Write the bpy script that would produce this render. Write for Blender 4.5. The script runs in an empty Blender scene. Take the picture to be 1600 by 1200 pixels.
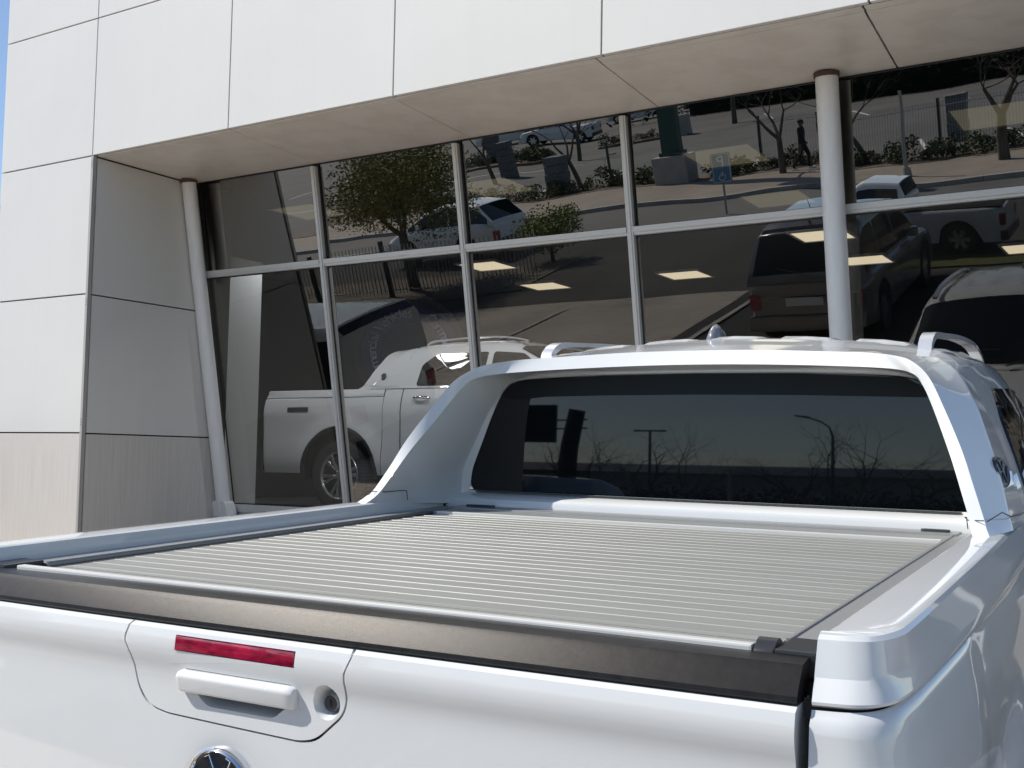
import bpy, bmesh, math, random
from math import radians as RAD, sin, cos, pi, tan, sqrt, atan2, hypot, exp
from mathutils import Vector, Matrix, noise
random.seed(7)
S = bpy.context.scene
COL = S.collection

# ------------------------------------------------------------------ camera, sky, sun, exposure
cam_data = bpy.data.cameras.new('camera')
cam = bpy.data.objects.new('camera', cam_data); COL.objects.link(cam)
cam_data.sensor_width = 36.0
cam_data.lens = 1764.5/1600*36
cam_data.clip_start = 0.05; cam_data.clip_end = 2000
cam.matrix_world = Matrix(((0.847784, 0.02102, 0.529925, 0),
                           (0.530064, -0.065897, -0.845393, 0),
                           (0.017151, 0.997605, -0.067009, 1.66),
                           (0, 0, 0, 1)))
S.camera = cam
SUN = Vector((-.575, -.375, .728)).normalized()          # direction towards the sun
W = bpy.data.worlds.new('World'); S.world = W; W.use_nodes = True
wn = W.node_tree; bgn = wn.nodes['Background']
sky = wn.nodes.new('ShaderNodeTexSky'); sky.sky_type = 'NISHITA'; sky.sun_disc = False
sky.sun_elevation = math.asin(SUN.z); sky.sun_rotation = atan2(SUN.x, SUN.y)
sky.altitude = 1500; sky.air_density = 1.0; sky.dust_density = 1.5; sky.ozone_density = 1.2
wn.links.new(sky.outputs[0], bgn.inputs[0]); bgn.inputs[1].default_value = 0.125
sd = bpy.data.lights.new('sun', 'SUN'); sd.energy = 4.3; sd.angle = RAD(.5); sd.color = (1, .955, .885)
sun = bpy.data.objects.new('sun', sd); COL.objects.link(sun); sun.location = (-20, -20, 30)
sun.rotation_euler = SUN.to_track_quat('Z', 'Y').to_euler()
S.view_settings.view_transform = 'Standard'; S.view_settings.look = 'None'
S.view_settings.exposure = 0.42; S.view_settings.gamma = 1; S.view_settings.use_curve_mapping = False
S.cycles.max_bounces = 10; S.cycles.transparent_max_bounces = 24; S.cycles.glossy_bounces = 6
S.cycles.caustics_reflective = False; S.cycles.caustics_refractive = False
S.cycles.use_denoising = True

# ------------------------------------------------------------------ materials
def mat(name, col=(.5, .5, .5), rough=.5, metal=0., coat=0., emit=None, es=1., spec=None, ior=None, coat_rough=.03):
    m = bpy.data.materials.new(name); m.use_nodes = True
    b = m.node_tree.nodes['Principled BSDF']
    b.inputs['Base Color'].default_value = (*col, 1); b.inputs['Roughness'].default_value = rough
    b.inputs['Metallic'].default_value = metal
    if coat: b.inputs['Coat Weight'].default_value = coat; b.inputs['Coat Roughness'].default_value = coat_rough
    if spec is not None: b.inputs['Specular IOR Level'].default_value = spec
    if ior: b.inputs['IOR'].default_value = ior
    if emit: b.inputs['Emission Color'].default_value = (*emit, 1); b.inputs['Emission Strength'].default_value = es
    return m
def nd(m, t, **k):
    n = m.node_tree.nodes.new(t)
    for a, v in k.items():
        if a in n.inputs: n.inputs[a].default_value = v
        else: setattr(n, a, v)
    return n
def lk(m, a, b): m.node_tree.links.new(a, b)
def bsdf(m): return m.node_tree.nodes['Principled BSDF']
def coords(m, scale=(1, 1, 1), kind='Object'):
    t = nd(m, 'ShaderNodeTexCoord'); mp = nd(m, 'ShaderNodeMapping'); mp.inputs['Scale'].default_value = scale
    lk(m, t.outputs[kind], mp.inputs[0]); return mp.outputs[0]
def vary(m, c1, c2, scale, detail=6., lo=.3, hi=.7, mscale=(1, 1, 1), rough=.6, kind='Object'):
    n = nd(m, 'ShaderNodeTexNoise', Scale=scale, Detail=detail, Roughness=rough)
    lk(m, coords(m, mscale, kind), n.inputs['Vector'])
    r = nd(m, 'ShaderNodeValToRGB'); e = r.color_ramp.elements
    e[0].position = lo; e[0].color = (*c1, 1); e[1].position = hi; e[1].color = (*c2, 1)
    lk(m, n.outputs[0], r.inputs[0]); return r.outputs[0]
def mix2(m, a, b, fac=.5, mode='MULTIPLY'):
    x = nd(m, 'ShaderNodeMix'); x.data_type = 'RGBA'; x.blend_type = mode
    x.inputs[0].default_value = fac; lk(m, a, x.inputs[6]); lk(m, b, x.inputs[7]); return x.outputs[2]
def bump(m, scale, strength, dist=.01, detail=4., mscale=(1, 1, 1), kind='Object'):
    n = nd(m, 'ShaderNodeTexNoise', Scale=scale, Detail=detail); lk(m, coords(m, mscale, kind), n.inputs['Vector'])
    b = nd(m, 'ShaderNodeBump', Strength=strength, Distance=dist); lk(m, n.outputs[0], b.inputs['Height'])
    lk(m, b.outputs[0], bsdf(m).inputs['Normal']); return b

M = {}
M['paint'] = mat('white_paint', (.62, .64, .65), .5, coat=1., spec=.12)
lk(M['paint'], vary(M['paint'], (.615, .625, .62), (.64, .65, .645), 3.), bsdf(M['paint']).inputs['Base Color'])
bump(M['paint'], 420, .035, .0006, 2.)
M['panel'] = mat('aluminium_panel_cream', (.68, .655, .615), .42, coat=.15, coat_rough=.25)
a = vary(M['panel'], (.60, .585, .553), (.635, .62, .588), .7, lo=.2, hi=.7)
b_ = vary(M['panel'], (.965, .96, .95), (1, 1, 1), 2.2, mscale=(5, 5, .12), lo=.3, hi=.62)
lk(M['panel'], mix2(M['panel'], a, b_, .35), bsdf(M['panel']).inputs['Base Color'])
bump(M['panel'], 1.3, .12, .02, 2.)
M['wood'] = mat('stained_panel', (.62, .56, .49), .5)
a = vary(M['wood'], (.50, .465, .425), (.60, .57, .53), 5., mscale=(14, 14, .35), lo=.25, hi=.75)
lk(M['wood'], a, bsdf(M['wood']).inputs['Base Color'])
M['soffit'] = mat('soffit_panel', (.60, .555, .51), .35)
a = vary(M['soffit'], (.62, .575, .53), (.72, .68, .63), .6, lo=.3, hi=.7)
b_ = vary(M['soffit'], (.9, .88, .86), (1, 1, 1), 5., lo=.42, hi=.55)
lk(M['soffit'], mix2(M['soffit'], a, b_, .7), bsdf(M['soffit']).inputs['Base Color'])
bump(M['soffit'], .8, .1, .03, 1.)
M['joint'] = mat('dark_joint', (.05, .045, .04), .8)
M['trim'] = mat('corner_trim_grey', (.36, .34, .32), .45)
M['alu'] = mat('mullion_aluminium', (.58, .575, .56), .38, metal=.25)
M['column'] = mat('column_paint', (.60, .60, .585), .4)
lk(M['column'], vary(M['column'], (.68, .675, .66), (.73, .73, .72), 7., mscale=(4, 4, .3), lo=.3, hi=.6), bsdf(M['column']).inputs['Base Color'])
M['rust'] = mat('rusty_ring', (.09, .045, .03), .7)
def glassmat(name, tint, refl, rough=0.0):
    m = bpy.data.materials.new(name); m.use_nodes = True; nt = m.node_tree
    nt.nodes.remove(nt.nodes['Principled BSDF']); out = nt.nodes['Material Output']
    tr = nd(m, 'ShaderNodeBsdfTransparent'); tr.inputs[0].default_value = (*tint, 1)
    gl = nd(m, 'ShaderNodeBsdfGlossy', Roughness=rough); gl.inputs[0].default_value = (1, .975, .92, 1)
    lw = nd(m, 'ShaderNodeFresnel', IOR=1.5)
    mr = nd(m, 'ShaderNodeMapRange'); mr.inputs[1].default_value = .04; mr.inputs[3].default_value = refl
    mr.inputs[4].default_value = 1; mr.inputs[2].default_value = 1
    lk(m, lw.outputs[0], mr.inputs[0])
    tn = nd(m, 'ShaderNodeTexNoise', Scale=1.1, Detail=1.); lk(m, coords(m), tn.inputs['Vector'])
    bp = nd(m, 'ShaderNodeBump', Strength=.15, Distance=.012); lk(m, tn.outputs[0], bp.inputs['Height'])
    lk(m, bp.outputs[0], gl.inputs['Normal'])
    mx = nd(m, 'ShaderNodeMixShader'); lk(m, mr.outputs[0], mx.inputs[0])
    lk(m, tr.outputs[0], mx.inputs[1]); lk(m, gl.outputs[0], mx.inputs[2]); lk(m, mx.outputs[0], out.inputs[0])
    return m
M['glass_up'] = glassmat('reflective_glass', (.115, .118, .105), .31)
M['glass_lo'] = glassmat('tinted_glass', (.885, .895, .905), .095)
M['carglass'] = mat('dark_car_glass', (.002, .003, .004), .015, spec=.5, ior=1.5)
M['carglass2'] = M['carglass']
M['frit'] = mat('black_glass_border', (.010, .012, .012), .5, spec=.2)
M['rubber'] = mat('black_rubber', (.012, .012, .013), .6)
M['tyre'] = mat('tyre_rubber', (.02, .02, .02), .75)
M['liner'] = mat('wheel_arch_liner', (.008, .008, .008), .9)
M['plastic'] = mat('grained_black_plastic', (.02, .02, .022), .32, spec=.14)
bsdf(M['plastic']).inputs['Specular Tint'].default_value = (1, .95, .90, 1)
bump(M['plastic'], 1500, .22, .0006, 1.)
n_ = vary(M['plastic'], (.012, .012, .013), (.020, .0195, .0195), 60., detail=8., lo=.35, hi=.7)
lk(M['plastic'], n_, bsdf(M['plastic']).inputs['Base Color'])
M['plastic_s'] = mat('smooth_black_plastic', (.02, .02, .023), .35)
M['slat'] = mat('anodised_slat', (.28, .28, .265), .42, metal=.3)
sb = bump(M['slat'], 40, .12, .001, 3., (.05, 12, 1))
lk(M['slat'], vary(M['slat'], (.275, .276, .252), (.325, .326, .302), 30., mscale=(.05, 8, 1), lo=.3, hi=.7), bsdf(M['slat']).inputs['Base Color'])
M['alurail'] = mat('aluminium_side_rail', (.33, .335, .33), .4, metal=.5)
M['brightbar'] = mat('bright_aluminium_bar', (.72, .70, .66), .3, metal=.3)
M['chrome'] = mat('chrome', (.82, .83, .85), .06, metal=1.)
M['rim'] = mat('alloy_rim', (.55, .56, .57), .25, metal=.8)
M['darkrim'] = mat('dark_rim_pocket', (.03, .03, .03), .5)
M['redlens'] = mat('red_lamp_lens', (.22, .004, .02), .12, coat=1.)
lk(M['redlens'], vary(M['redlens'], (.12, .002, .014), (.42, .012, .05), 26., mscale=(1, 1, 2.5), lo=.35, hi=.7), bsdf(M['redlens']).inputs['Base Color'])
M['taillens'] = mat('tail_lamp_lens', (.09, .004, .006), .12, coat=1.)
M['headlamp'] = mat('headlamp_lens', (.35, .36, .38), .08, metal=.6, coat=1.)
M['lockmetal'] = mat('lock_metal', (.12, .12, .13), .3, metal=.8)
M['charcoal'] = mat('charcoal_badge', (.03, .03, .032), .3)
M['asphalt'] = mat('asphalt', (.09, .086, .08), .85)
a = vary(M['asphalt'], (.055, .052, .048), (.105, .10, .092), .25, lo=.3, hi=.7)
b_ = vary(M['asphalt'], (.7, .7, .7), (1.25, 1.25, 1.25), 60., lo=.3, hi=.7)
lk(M['asphalt'], mix2(M['asphalt'], a, b_, 1.), bsdf(M['asphalt']).inputs['Base Color'])
bump(M['asphalt'], 80, .5, .01)
M['bays'] = mat('dark_bay_asphalt', (.035, .033, .03), .8)
a = vary(M['bays'], (.025, .024, .022), (.042, .04, .037), .4)
lk(M['bays'], a, bsdf(M['bays']).inputs['Base Color']); bump(M['bays'], 80, .5, .01)
M['paving'] = mat('interlocking_paving', (.22, .19, .16), .85)
def brickmat(m, c1, c2, mort, sc, bw, rh):
    bt = nd(m, 'ShaderNodeTexBrick'); bt.inputs['Scale'].default_value = sc
    bt.inputs['Color1'].default_value = (*c1, 1); bt.inputs['Color2'].default_value = (*c2, 1); bt.inputs['Mortar'].default_value = (*mort, 1)
    bt.inputs['Brick Width'].default_value = bw; bt.inputs['Row Height'].default_value = rh; bt.inputs['Mortar Size'].default_value = .012
    lk(m, coords(m), bt.inputs['Vector'])
    v = vary(m, (.75, .75, .75), (1.15, 1.12, 1.08), .5, lo=.3, hi=.7)
    lk(m, mix2(m, bt.outputs[0], v, 1.), bsdf(m).inputs['Base Color'])
brickmat(M['paving'], (.58, .525, .46), (.52, .465, .40), (.36, .32, .27), 1., .22, .11)
M['footway'] = mat('brick_footway', (.3, .24, .18), .85)
brickmat(M['footway'], (.27, .225, .18), (.23, .19, .15), (.15, .13, .11), 1., .22, .11)
M['soil'] = mat('mulch_soil', (.10, .075, .055), .95)
lk(M['soil'], vary(M['soil'], (.06, .045, .035), (.20, .15, .11), 3.), bsdf(M['soil']).inputs['Base Color'])
M['concrete'] = mat('concrete', (.33, .31, .28), .8)
lk(M['concrete'], vary(M['concrete'], (.26, .24, .215), (.38, .36, .33), 2.), bsdf(M['concrete']).inputs['Base Color'])
M['roadpaint'] = mat('road_paint', (.62, .60, .56), .7)
lk(M['roadpaint'], vary(M['roadpaint'], (.35, .34, .32), (.70, .68, .64), 5.), bsdf(M['roadpaint']).inputs['Base Color'])
M['grass'] = mat('grass', (.11, .12, .035), .9)
lk(M['grass'], vary(M['grass'], (.07, .085, .025), (.17, .17, .06), 9.), bsdf(M['grass']).inputs['Base Color'])
def leafmat(name, c1, c2):
    m = mat(name, c1, .75, spec=.2); lk(m, vary(m, c1, c2, 2.5, lo=.3, hi=.7), bsdf(m).inputs['Base Color'])
    bsdf(m).inputs['Transmission Weight'].default_value = 0; return m
M['leaf1'] = leafmat('leaf_olive', (.07, .08, .022), (.22, .20, .06))
M['leaf2'] = leafmat('leaf_shrub', (.035, .05, .02), (.10, .11, .055))
M['leaf3'] = leafmat('leaf_feathery', (.07, .10, .02), (.20, .22, .06))
M['leaf4'] = leafmat('leaf_dark', (.010, .014, .008), (.022, .028, .015))
M['bark'] = mat('bark', (.085, .07, .055), .9)
lk(M['bark'], vary(M['bark'], (.05, .04, .03), (.13, .11, .09), 14., mscale=(1, 1, .2)), bsdf(M['bark']).inputs['Base Color'])
M['stone'] = mat('stacked_stone', (.11, .11, .115), .85)
lk(M['stone'], vary(M['stone'], (.06, .06, .065), (.2, .2, .2), 9., mscale=(1, 1, 3)), bsdf(M['stone']).inputs['Base Color'])
bump(M['stone'], 14, .9, .03)
M['green'] = mat('dark_green_steel', (.01, .05, .04), .4)
M['steel'] = mat('galvanised_steel', (.32, .32, .31), .5, metal=.5)
M['darksteel'] = mat('dark_painted_steel', (.03, .035, .035), .5)
M['signblue'] = mat('sign_blue', (.10, .22, .32), .45)
M['signwhite'] = mat('sign_white', (.72, .75, .76), .45)
M['navy'] = mat('navy_print', (.012, .02, .09), .4)
M['letters'] = mat('pale_blue_lettering', (.34, .42, .56), .5)
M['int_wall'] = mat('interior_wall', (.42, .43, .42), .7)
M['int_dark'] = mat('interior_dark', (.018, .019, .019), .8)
M['int_floor'] = mat('interior_floor', (.10, .10, .10), .3)
M['lamp'] = mat('ceiling_light_diffuser', (.8, .75, .6), .6, emit=(1., .84, .56), es=.55)
M['lampframe'] = mat('light_frame', (.35, .35, .33), .5)
M['skin'] = mat('skin', (.16, .09, .06), .6)
M['darkcloth'] = mat('dark_clothing', (.012, .013, .016), .9)
M['yellow'] = mat('yellow_marking', (.5, .4, .08), .5)
M['red'] = mat('red_sill', (.20, .03, .02), .5)
M['darkcar'] = mat('dark_blue_car_paint', (.03, .04, .05), .3, coat=1.)
M['silvercar'] = mat('silver_car_paint', (.2, .205, .21), .3, metal=.4, coat=1.)
M['seat'] = mat('seat_fabric', (.03, .03, .03), .8)

oi = nd(M['slat'], 'ShaderNodeObjectInfo'); mr_ = nd(M['slat'], 'ShaderNodeMapRange'); mr_.inputs[3].default_value = .93; mr_.inputs[4].default_value = 1.05
lk(M['slat'], oi.outputs['Random'], mr_.inputs[0]); hs = nd(M['slat'], 'ShaderNodeHueSaturation'); lk(M['slat'], mr_.outputs[0], hs.inputs['Value'])
src = bsdf(M['slat']).inputs['Base Color'].links[0].from_socket; lk(M['slat'], src, hs.inputs['Color']); lk(M['slat'], hs.outputs[0], bsdf(M['slat']).inputs['Base Color'])

# ------------------------------------------------------------------ helpers
def link(o, parent=None):
    COL.objects.link(o)
    if parent is not None: o.parent = parent
    return o
def mesh_obj(name, bm_or_me, material, parent=None, smooth=False, recalc=True):
    if isinstance(bm_or_me, bmesh.types.BMesh):
        bm = bm_or_me
        if recalc: bmesh.ops.recalc_face_normals(bm, faces=bm.faces)
        me = bpy.data.meshes.new(name); bm.to_mesh(me); bm.free()
    else: me = bm_or_me
    if material is not None and not me.materials:
        for mm in (material if isinstance(material, (list, tuple)) else [material]): me.materials.append(mm)
    if smooth:
        me.shade_smooth()
        if smooth is not True: me.set_sharp_from_angle(angle=RAD(smooth))
    return link(bpy.data.objects.new(name, me), parent)
def thing(name, label, cat, loc=(0, 0, 0), rot=None, group=None):
    o = bpy.data.objects.new(name, None); o.empty_display_size = .3; COL.objects.link(o); o.location = loc
    if rot is not None: o.rotation_euler = rot
    o['label'] = label; o['category'] = cat
    if group: o['group'] = group
    return o
def tag(o, label, cat, group=None):
    o['label'] = label; o['category'] = cat
    if group: o['group'] = group
    return o
def struct(o): o['kind'] = 'structure'; return o
def stuff(o): o['kind'] = 'stuff'; return o
def copy_tree(o, parent=None):
    c = o.copy(); COL.objects.link(c); c.parent = parent
    for ch in list(o.children): copy_tree(ch, c)
    return c
def box(bm, x0, x1, y0, y1, z0, z1, bev=0.):
    vs = [bm.verts.new(p) for p in ((x0, y0, z0), (x1, y0, z0), (x1, y1, z0), (x0, y1, z0), (x0, y0, z1), (x1, y0, z1), (x1, y1, z1), (x0, y1, z1))]
    fs = [bm.faces.new([vs[i] for i in f]) for f in ((3, 2, 1, 0), (4, 5, 6, 7), (0, 1, 5, 4), (1, 2, 6, 5), (2, 3, 7, 6), (3, 0, 4, 7))]
    if bev:
        es = {e for f in fs for e in f.edges}
        bmesh.ops.bevel(bm, geom=list(es), offset=bev, segments=2, affect='EDGES', profile=.7)
def tube(bm, pts, rads, n=10, cap=True):
    pts = [Vector(p) for p in pts]
    if not isinstance(rads, (list, tuple)): rads = [rads]*len(pts)
    rings = []; ref = None
    for i, p in enumerate(pts):
        d = (pts[min(i+1, len(pts)-1)] - pts[max(i-1, 0)]).normalized()
        if ref is None: ref = d.orthogonal().normalized()
        ref = (ref - d*ref.dot(d)).normalized(); s = d.cross(ref)
        rings.append([bm.verts.new(p + (ref*cos(2*pi*k/n) + s*sin(2*pi*k/n))*rads[i]) for k in range(n)])
    for a, b in zip(rings, rings[1:]):
        for k in range(n): bm.faces.new((a[k], a[(k+1) % n], b[(k+1) % n], b[k]))
    if cap: bm.faces.new(rings[0][::-1]); bm.faces.new(rings[-1])
def grid(bm, rows, close_u=False):
    V = [[bm.verts.new(p) for p in r] for r in rows]
    for a, b in zip(V, V[1:]):
        n = len(a)
        for k in range(n if close_u else n-1):
            q = (a[k], a[(k+1) % n], b[(k+1) % n], b[k])
            try: bm.faces.new(q)
            except ValueError: pass
    return V
def prism(bm, outline, axis_fn, d0, d1, bev=0., seg=2):
    """outline: 2D points; axis_fn(u,v,d) -> 3D"""
    a = [bm.verts.new(axis_fn(u, v, d0)) for u, v in outline]; b = [bm.verts.new(axis_fn(u, v, d1)) for u, v in outline]
    n = len(a); fs = [bm.faces.new(a[::-1]), bm.faces.new(b)]
    for k in range(n): fs.append(bm.faces.new((a[k], a[(k+1) % n], b[(k+1) % n], b[k])))
    if bev:
        es = {e for e in fs[1].edges}
        bmesh.ops.bevel(bm, geom=list(es), offset=bev, segments=seg, affect='EDGES', profile=.6)
def crom(pts, n):
    """Catmull-Rom resample to n points, even in arc length"""
    P = [Vector(p) for p in pts]
    P2 = [2*P[0]-P[1]] + P + [2*P[-1]-P[-2]]; out = []
    for i in range(1, len(P2)-2):
        p0, p1, p2, p3 = P2[i-1:i+3]
        for s in range(12):
            t = s/12
            out.append(.5*((2*p1)+(p2-p0)*t+(2*p0-5*p1+4*p2-p3)*t*t+(3*p1-p0-3*p2+p3)*t**3))
    out.append(P[-1]); L = [0]
    for a, b in zip(out, out[1:]): L.append(L[-1]+(b-a).length)
    res = []; j = 0
    for k in range(n):
        s = L[-1]*k/(n-1)
        while j < len(L)-2 and L[j+1] < s: j += 1
        t = (s-L[j])/max(1e-9, L[j+1]-L[j]); res.append(out[j].lerp(out[j+1], min(1, max(0, t))))
    return res
def lerp_pts(pts, y):
    """pts [(x, y..)] piecewise-linear lookup on first coord"""
    if y <= pts[0][0]: return pts[0][1]
    for (a, va), (b, vb) in zip(pts, pts[1:]):
        if y <= b: return va+(vb-va)*(y-a)/(b-a)
    return pts[-1][1]
def smoothstep(a, b, x):
    t = min(1, max(0, (x-a)/(b-a))); return t*t*(3-2*t)
def rounded(pts, r, n=5):
    out = []; m = len(pts)
    for i in range(m):
        p = Vector(pts[i]); a = Vector(pts[i-1])-p; b = Vector(pts[(i+1) % m])-p
        rr = r[i] if isinstance(r, (list, tuple)) else r
        rr = min(rr, a.length*.49, b.length*.49)
        p1 = p+a.normalized()*rr; p2 = p+b.normalized()*rr
        for k in range(n+1):
            t = k/n; q = p1*(1-t)**2+p*2*t*(1-t)+p2*t*t; out.append((q.x, q.y))
    return out
def text_mesh(s, size, depth=.002, align='CENTER'):
    cu = bpy.data.curves.new('t', 'FONT'); cu.body = s; cu.size = size; cu.extrude = depth; cu.align_x = align; cu.align_y = 'CENTER'; cu.resolution_u = 3
    o = bpy.data.objects.new('t', cu); COL.objects.link(o)
    bpy.context.view_layer.update()
    me = bpy.data.meshes.new_from_object(o.evaluated_get(bpy.context.evaluated_depsgraph_get()))
    bpy.data.objects.remove(o); me.materials.clear(); return me
def boolean(target, cutters, op='DIFFERENCE'):
    for c in cutters:
        md = target.modifiers.new('b', 'BOOLEAN'); md.operation = op; md.solver = 'EXACT'; md.object = c
    bpy.context.view_layer.update()
    me = bpy.data.meshes.new_from_object(target.evaluated_get(bpy.context.evaluated_depsgraph_get()))
    target.modifiers.clear(); old = target.data; target.data = me
    return target

# ------------------------------------------------------------------ ground
ROOT = Vector((-1.239255, 1.43328, 0.176104))      # foot of the foreground pickup
NRM = Vector((0.012768, -0.043175, 0.998986))
def slope_plane(x, y):
    x = max(-9, min(5, x)); y = min(y, 7.0)
    return ROOT.z-(NRM.x*(x-ROOT.x)+NRM.y*(y-ROOT.y))/NRM.z
def H(x, y):
    p = slope_plane(x, y)
    return p if p > .06 else (0 if p < -.06 else (p+.06)**2/.24)
def sheet(name, xs, ys, m, dz=0.):
    bm = bmesh.new(); grid(bm, [[(x, y, H(x, y)+dz) for x in xs] for y in ys])
    return mesh_obj(name, bm, m, None, True)
def lin(a, b, n): return [a+(b-a)*i/(n-1) for i in range(n)]
xs = [-600, -300, -150, -80, -50, -30, -20]+lin(-14, 8, 34)+[12, 20, 40, 80, 150, 300, 600]
ys = [-700, -400, -200, -110, -70, -50, -35, -25, -18, -12, -8]+lin(-6, 9, 46)+[14, 20, 35, 80, 200, 600]
struct(sheet('ground', xs, ys, M['asphalt']))
struct(sheet('paved_forecourt', lin(-14, 8, 34), lin(-1.0, 5.74, 24), M['paving'], .004))
struct(sheet('paved_apron', lin(-20, -7.3, 24), lin(-5.6, -1.01, 18), M['paving'], .004))
struct(sheet('parking_bays', lin(-7.29, 9, 24), lin(-6.2, -1.01, 20), M['bays'], .004))
def slab(name, poly, m, h, z0=0.):
    bm = bmesh.new(); prism(bm, poly, lambda u, v, d: (u, v, d), z0, z0+h); return struct(mesh_obj(name, bm, m))

# ------------------------------------------------------------------ showroom building
YF, YG, ZS, ZT, ZB, FLOOR, CEIL = 5.786, 6.845, 4.05, 3.25, 1.20, 1.08, 4.10
def GY(z): return YG+.1897*(ZS-z)
B = thing('showroom_building', 'cream panelled car showroom with leaning glass front under a deep soffit', 'building', (-1, 6.5, 0))
def bpart(name, bm, m, smooth=False, recalc=True):
    o = mesh_obj(name, bm, m, None, smooth, recalc); o.parent = B; o.matrix_parent_inverse = Matrix.Translation(-B.location); return o
XJ = [-8.868, -7.658, -6.128, -4.598, -3.045, -1.490, .065]
ZJ = [.60, 1.815, 2.928, 4.05, 5.187, 6.32, 7.45, 8.6]
G = .0055
def panel(x0, x1, z0, z1, y=YF, m='panel'):
    bm = bmesh.new(); box(bm, x0+G, x1-G, y, y+.035, z0+G, z1-G, .003); bpart('panel', bm, M[m])
for i in range(len(XJ)-1):
    for j in range(3, len(ZJ)-1): panel(XJ[i], XJ[i+1], ZJ[j], ZJ[j+1])
for j in (1, 2): panel(XJ[0], XJ[1], ZJ[j], ZJ[j+1])
panel(XJ[0], XJ[1], .30, ZJ[1], m='wood')
for zz0, zz1 in ((.3, 1.812), (1.812, 2.926), (2.926, 4.046)):          # return wall panels
    bm = bmesh.new(); y0 = YF+.045
    a, b = zz0+G, zz1-G
    prism(bm, [(y0, a), (GY(a)-.13, a), (GY(b)-.13, b), (y0, b)], lambda u, v, d: (d, u, v), -7.685, -7.648, .003)
    bpart('panel', bm, M['panel' if zz1 > 2 else 'wood'])
bm = bmesh.new(); box(bm, -7.668, -7.640, YF-.004, YF+.030, .3, 4.048, .003); bpart('corner_trim', bm, M['trim'])
for z in (1.9, 2.86, 3.98):                                            # small rivets by the trim joints
    for k in range(3):
        bm = bmesh.new(); bmesh.ops.create_cone(bm, cap_ends=True, segments=8, radius1=.004, radius2=.003, depth=.003, matrix=Matrix.Translation((-7.654, YF-.006, z+k*.022-.02)) @ Matrix.Rotation(pi/2, 4, 'X'))
        bpart('rivet', bm, M['joint'])
bm = bmesh.new()                                                        # wall behind the panels: dark in the open joints
box(bm, -8.84, .06, YF+.037, YF+.20, 4.056, 8.6); box(bm, -8.84, -7.69, YF+.037, YF+.20, .2, 4.056)
box(bm, -7.80, -7.687, YF+.201, 7.35, .2, 4.056); box(bm, -7.82, -7.646, YF+.201, 7.3, 4.0575, 4.3)
bpart('backing_wall', bm, M['joint'])
bm = bmesh.new(); box(bm, -8.868, -8.842, YF+.04, 7.5, .2, 8.6); bpart('side_wall', bm, M['panel'])
bm = bmesh.new(); box(bm, -8.868, .06, YF-.01, 20.0, 8.6, 8.7); bpart('parapet', bm, M['panel'])
# soffit: drip edge, then panels
SJ = [-7.645, -6.128, -4.62, -3.10, -1.53, .03]
for a, b in zip(SJ, SJ[1:]):
    g = .003 if a < -4 else .006
    bm = bmesh.new(); prism(bm, [(a+g, YF+.105), (b-g, YF+.105), (b-g, YG-.005), (a+g, YG-.005)], lambda u, v, d: (u+(v-5.8)*-.06 if -7.6 < u < 6 else u, v, d), 4.085, 4.05, 0)
    bpart('soffit_panel', bm, M['soffit'])
    bm = bmesh.new(); box(bm, a+g, b-g, YF+.038, YF+.100, 4.049, 4.085, .003); bpart('drip_edge', bm, M['soffit'])
bm = bmesh.new(); box(bm, -7.65, .06, YF+.20, YG+.02, 4.088, 4.2); bpart('soffit_backing', bm, M['joint'])
# glazing frame
MX = [-7.60, -6.225, -4.818, -3.418, -2.0, -.60, .03]
def slantbox(bm, x0, x1, z0, z1, d0, d1):
    """box in the glass plane: d = distance in front of the glass (towards the street)"""
    def P(x, z, d): return (x, GY(z)-d, z)
    q = [(x0, z0), (x1, z0), (x1, z1), (x0, z1)]
    a = [bm.verts.new(P(x, z, d0)) for x, z in q]; b = [bm.verts.new(P(x, z, d1)) for x, z in q]
    fs = [bm.faces.new(a), bm.faces.new(b[::-1])]
    for k in range(4): fs.append(bm.faces.new((a[k], b[k], b[(k+1) % 4], a[(k+1) % 4])))
for x in MX[1:-1]:
    if abs(x+2) < .01: continue
    bm = bmesh.new(); slantbox(bm, x-.0235, x+.0235, ZB, ZS-.03, -.05, .045); slantbox(bm, x-.010, x+.010, ZB, ZS-.03, .046, .053)
    bpart('mullion', bm, M['alu'])
for a, b in zip(MX, MX[1:]):
    bm = bmesh.new(); slantbox(bm, a+.027, b-.027, ZT-.028, ZT+.028, -.04, .040); slantbox(bm, a+.027, b-.027, ZT-.010, ZT+.026, .041, .050)
    bpart('transom', bm, M['alu'])
    bm = bmesh.new(); slantbox(bm, a+.027, b-.027, ZB-.05, ZB+.02, -.05, .045); bpart('sill', bm, M['alu'])
    for k, (z0, z1, m) in enumerate(((ZB+.02, ZT-.028, 'glass_lo'), (ZT+.028, ZS-.002, 'glass_up'))):
        bm = bmesh.new(); tl = random.uniform(-.004, .004); tw = random.uniform(-.003, .003)
        rows = [[(a+.028+(b-a-.056)*u, GY(z0+(z1-z0)*v)+.004+tl*(v-.5)+tw*(u-.5), z0+(z1-z0)*v) for u in (0, .5, 1)] for v in (0, .5, 1)]
        grid(bm, rows); bpart('glass_pane', bm, M[m], True, False)
        bm = bmesh.new()                                                # black gasket round each pane
        for q in ((a+.027, a+.036, z0, z1), (b-.036, b-.027, z0, z1), (a+.037, b-.037, z0, z0+.009), (a+.037, b-.037, z1-.009, z1)):
            slantbox(bm, *q, .001, .012)
        bpart('gasket', bm, M['rubber'])
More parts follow.
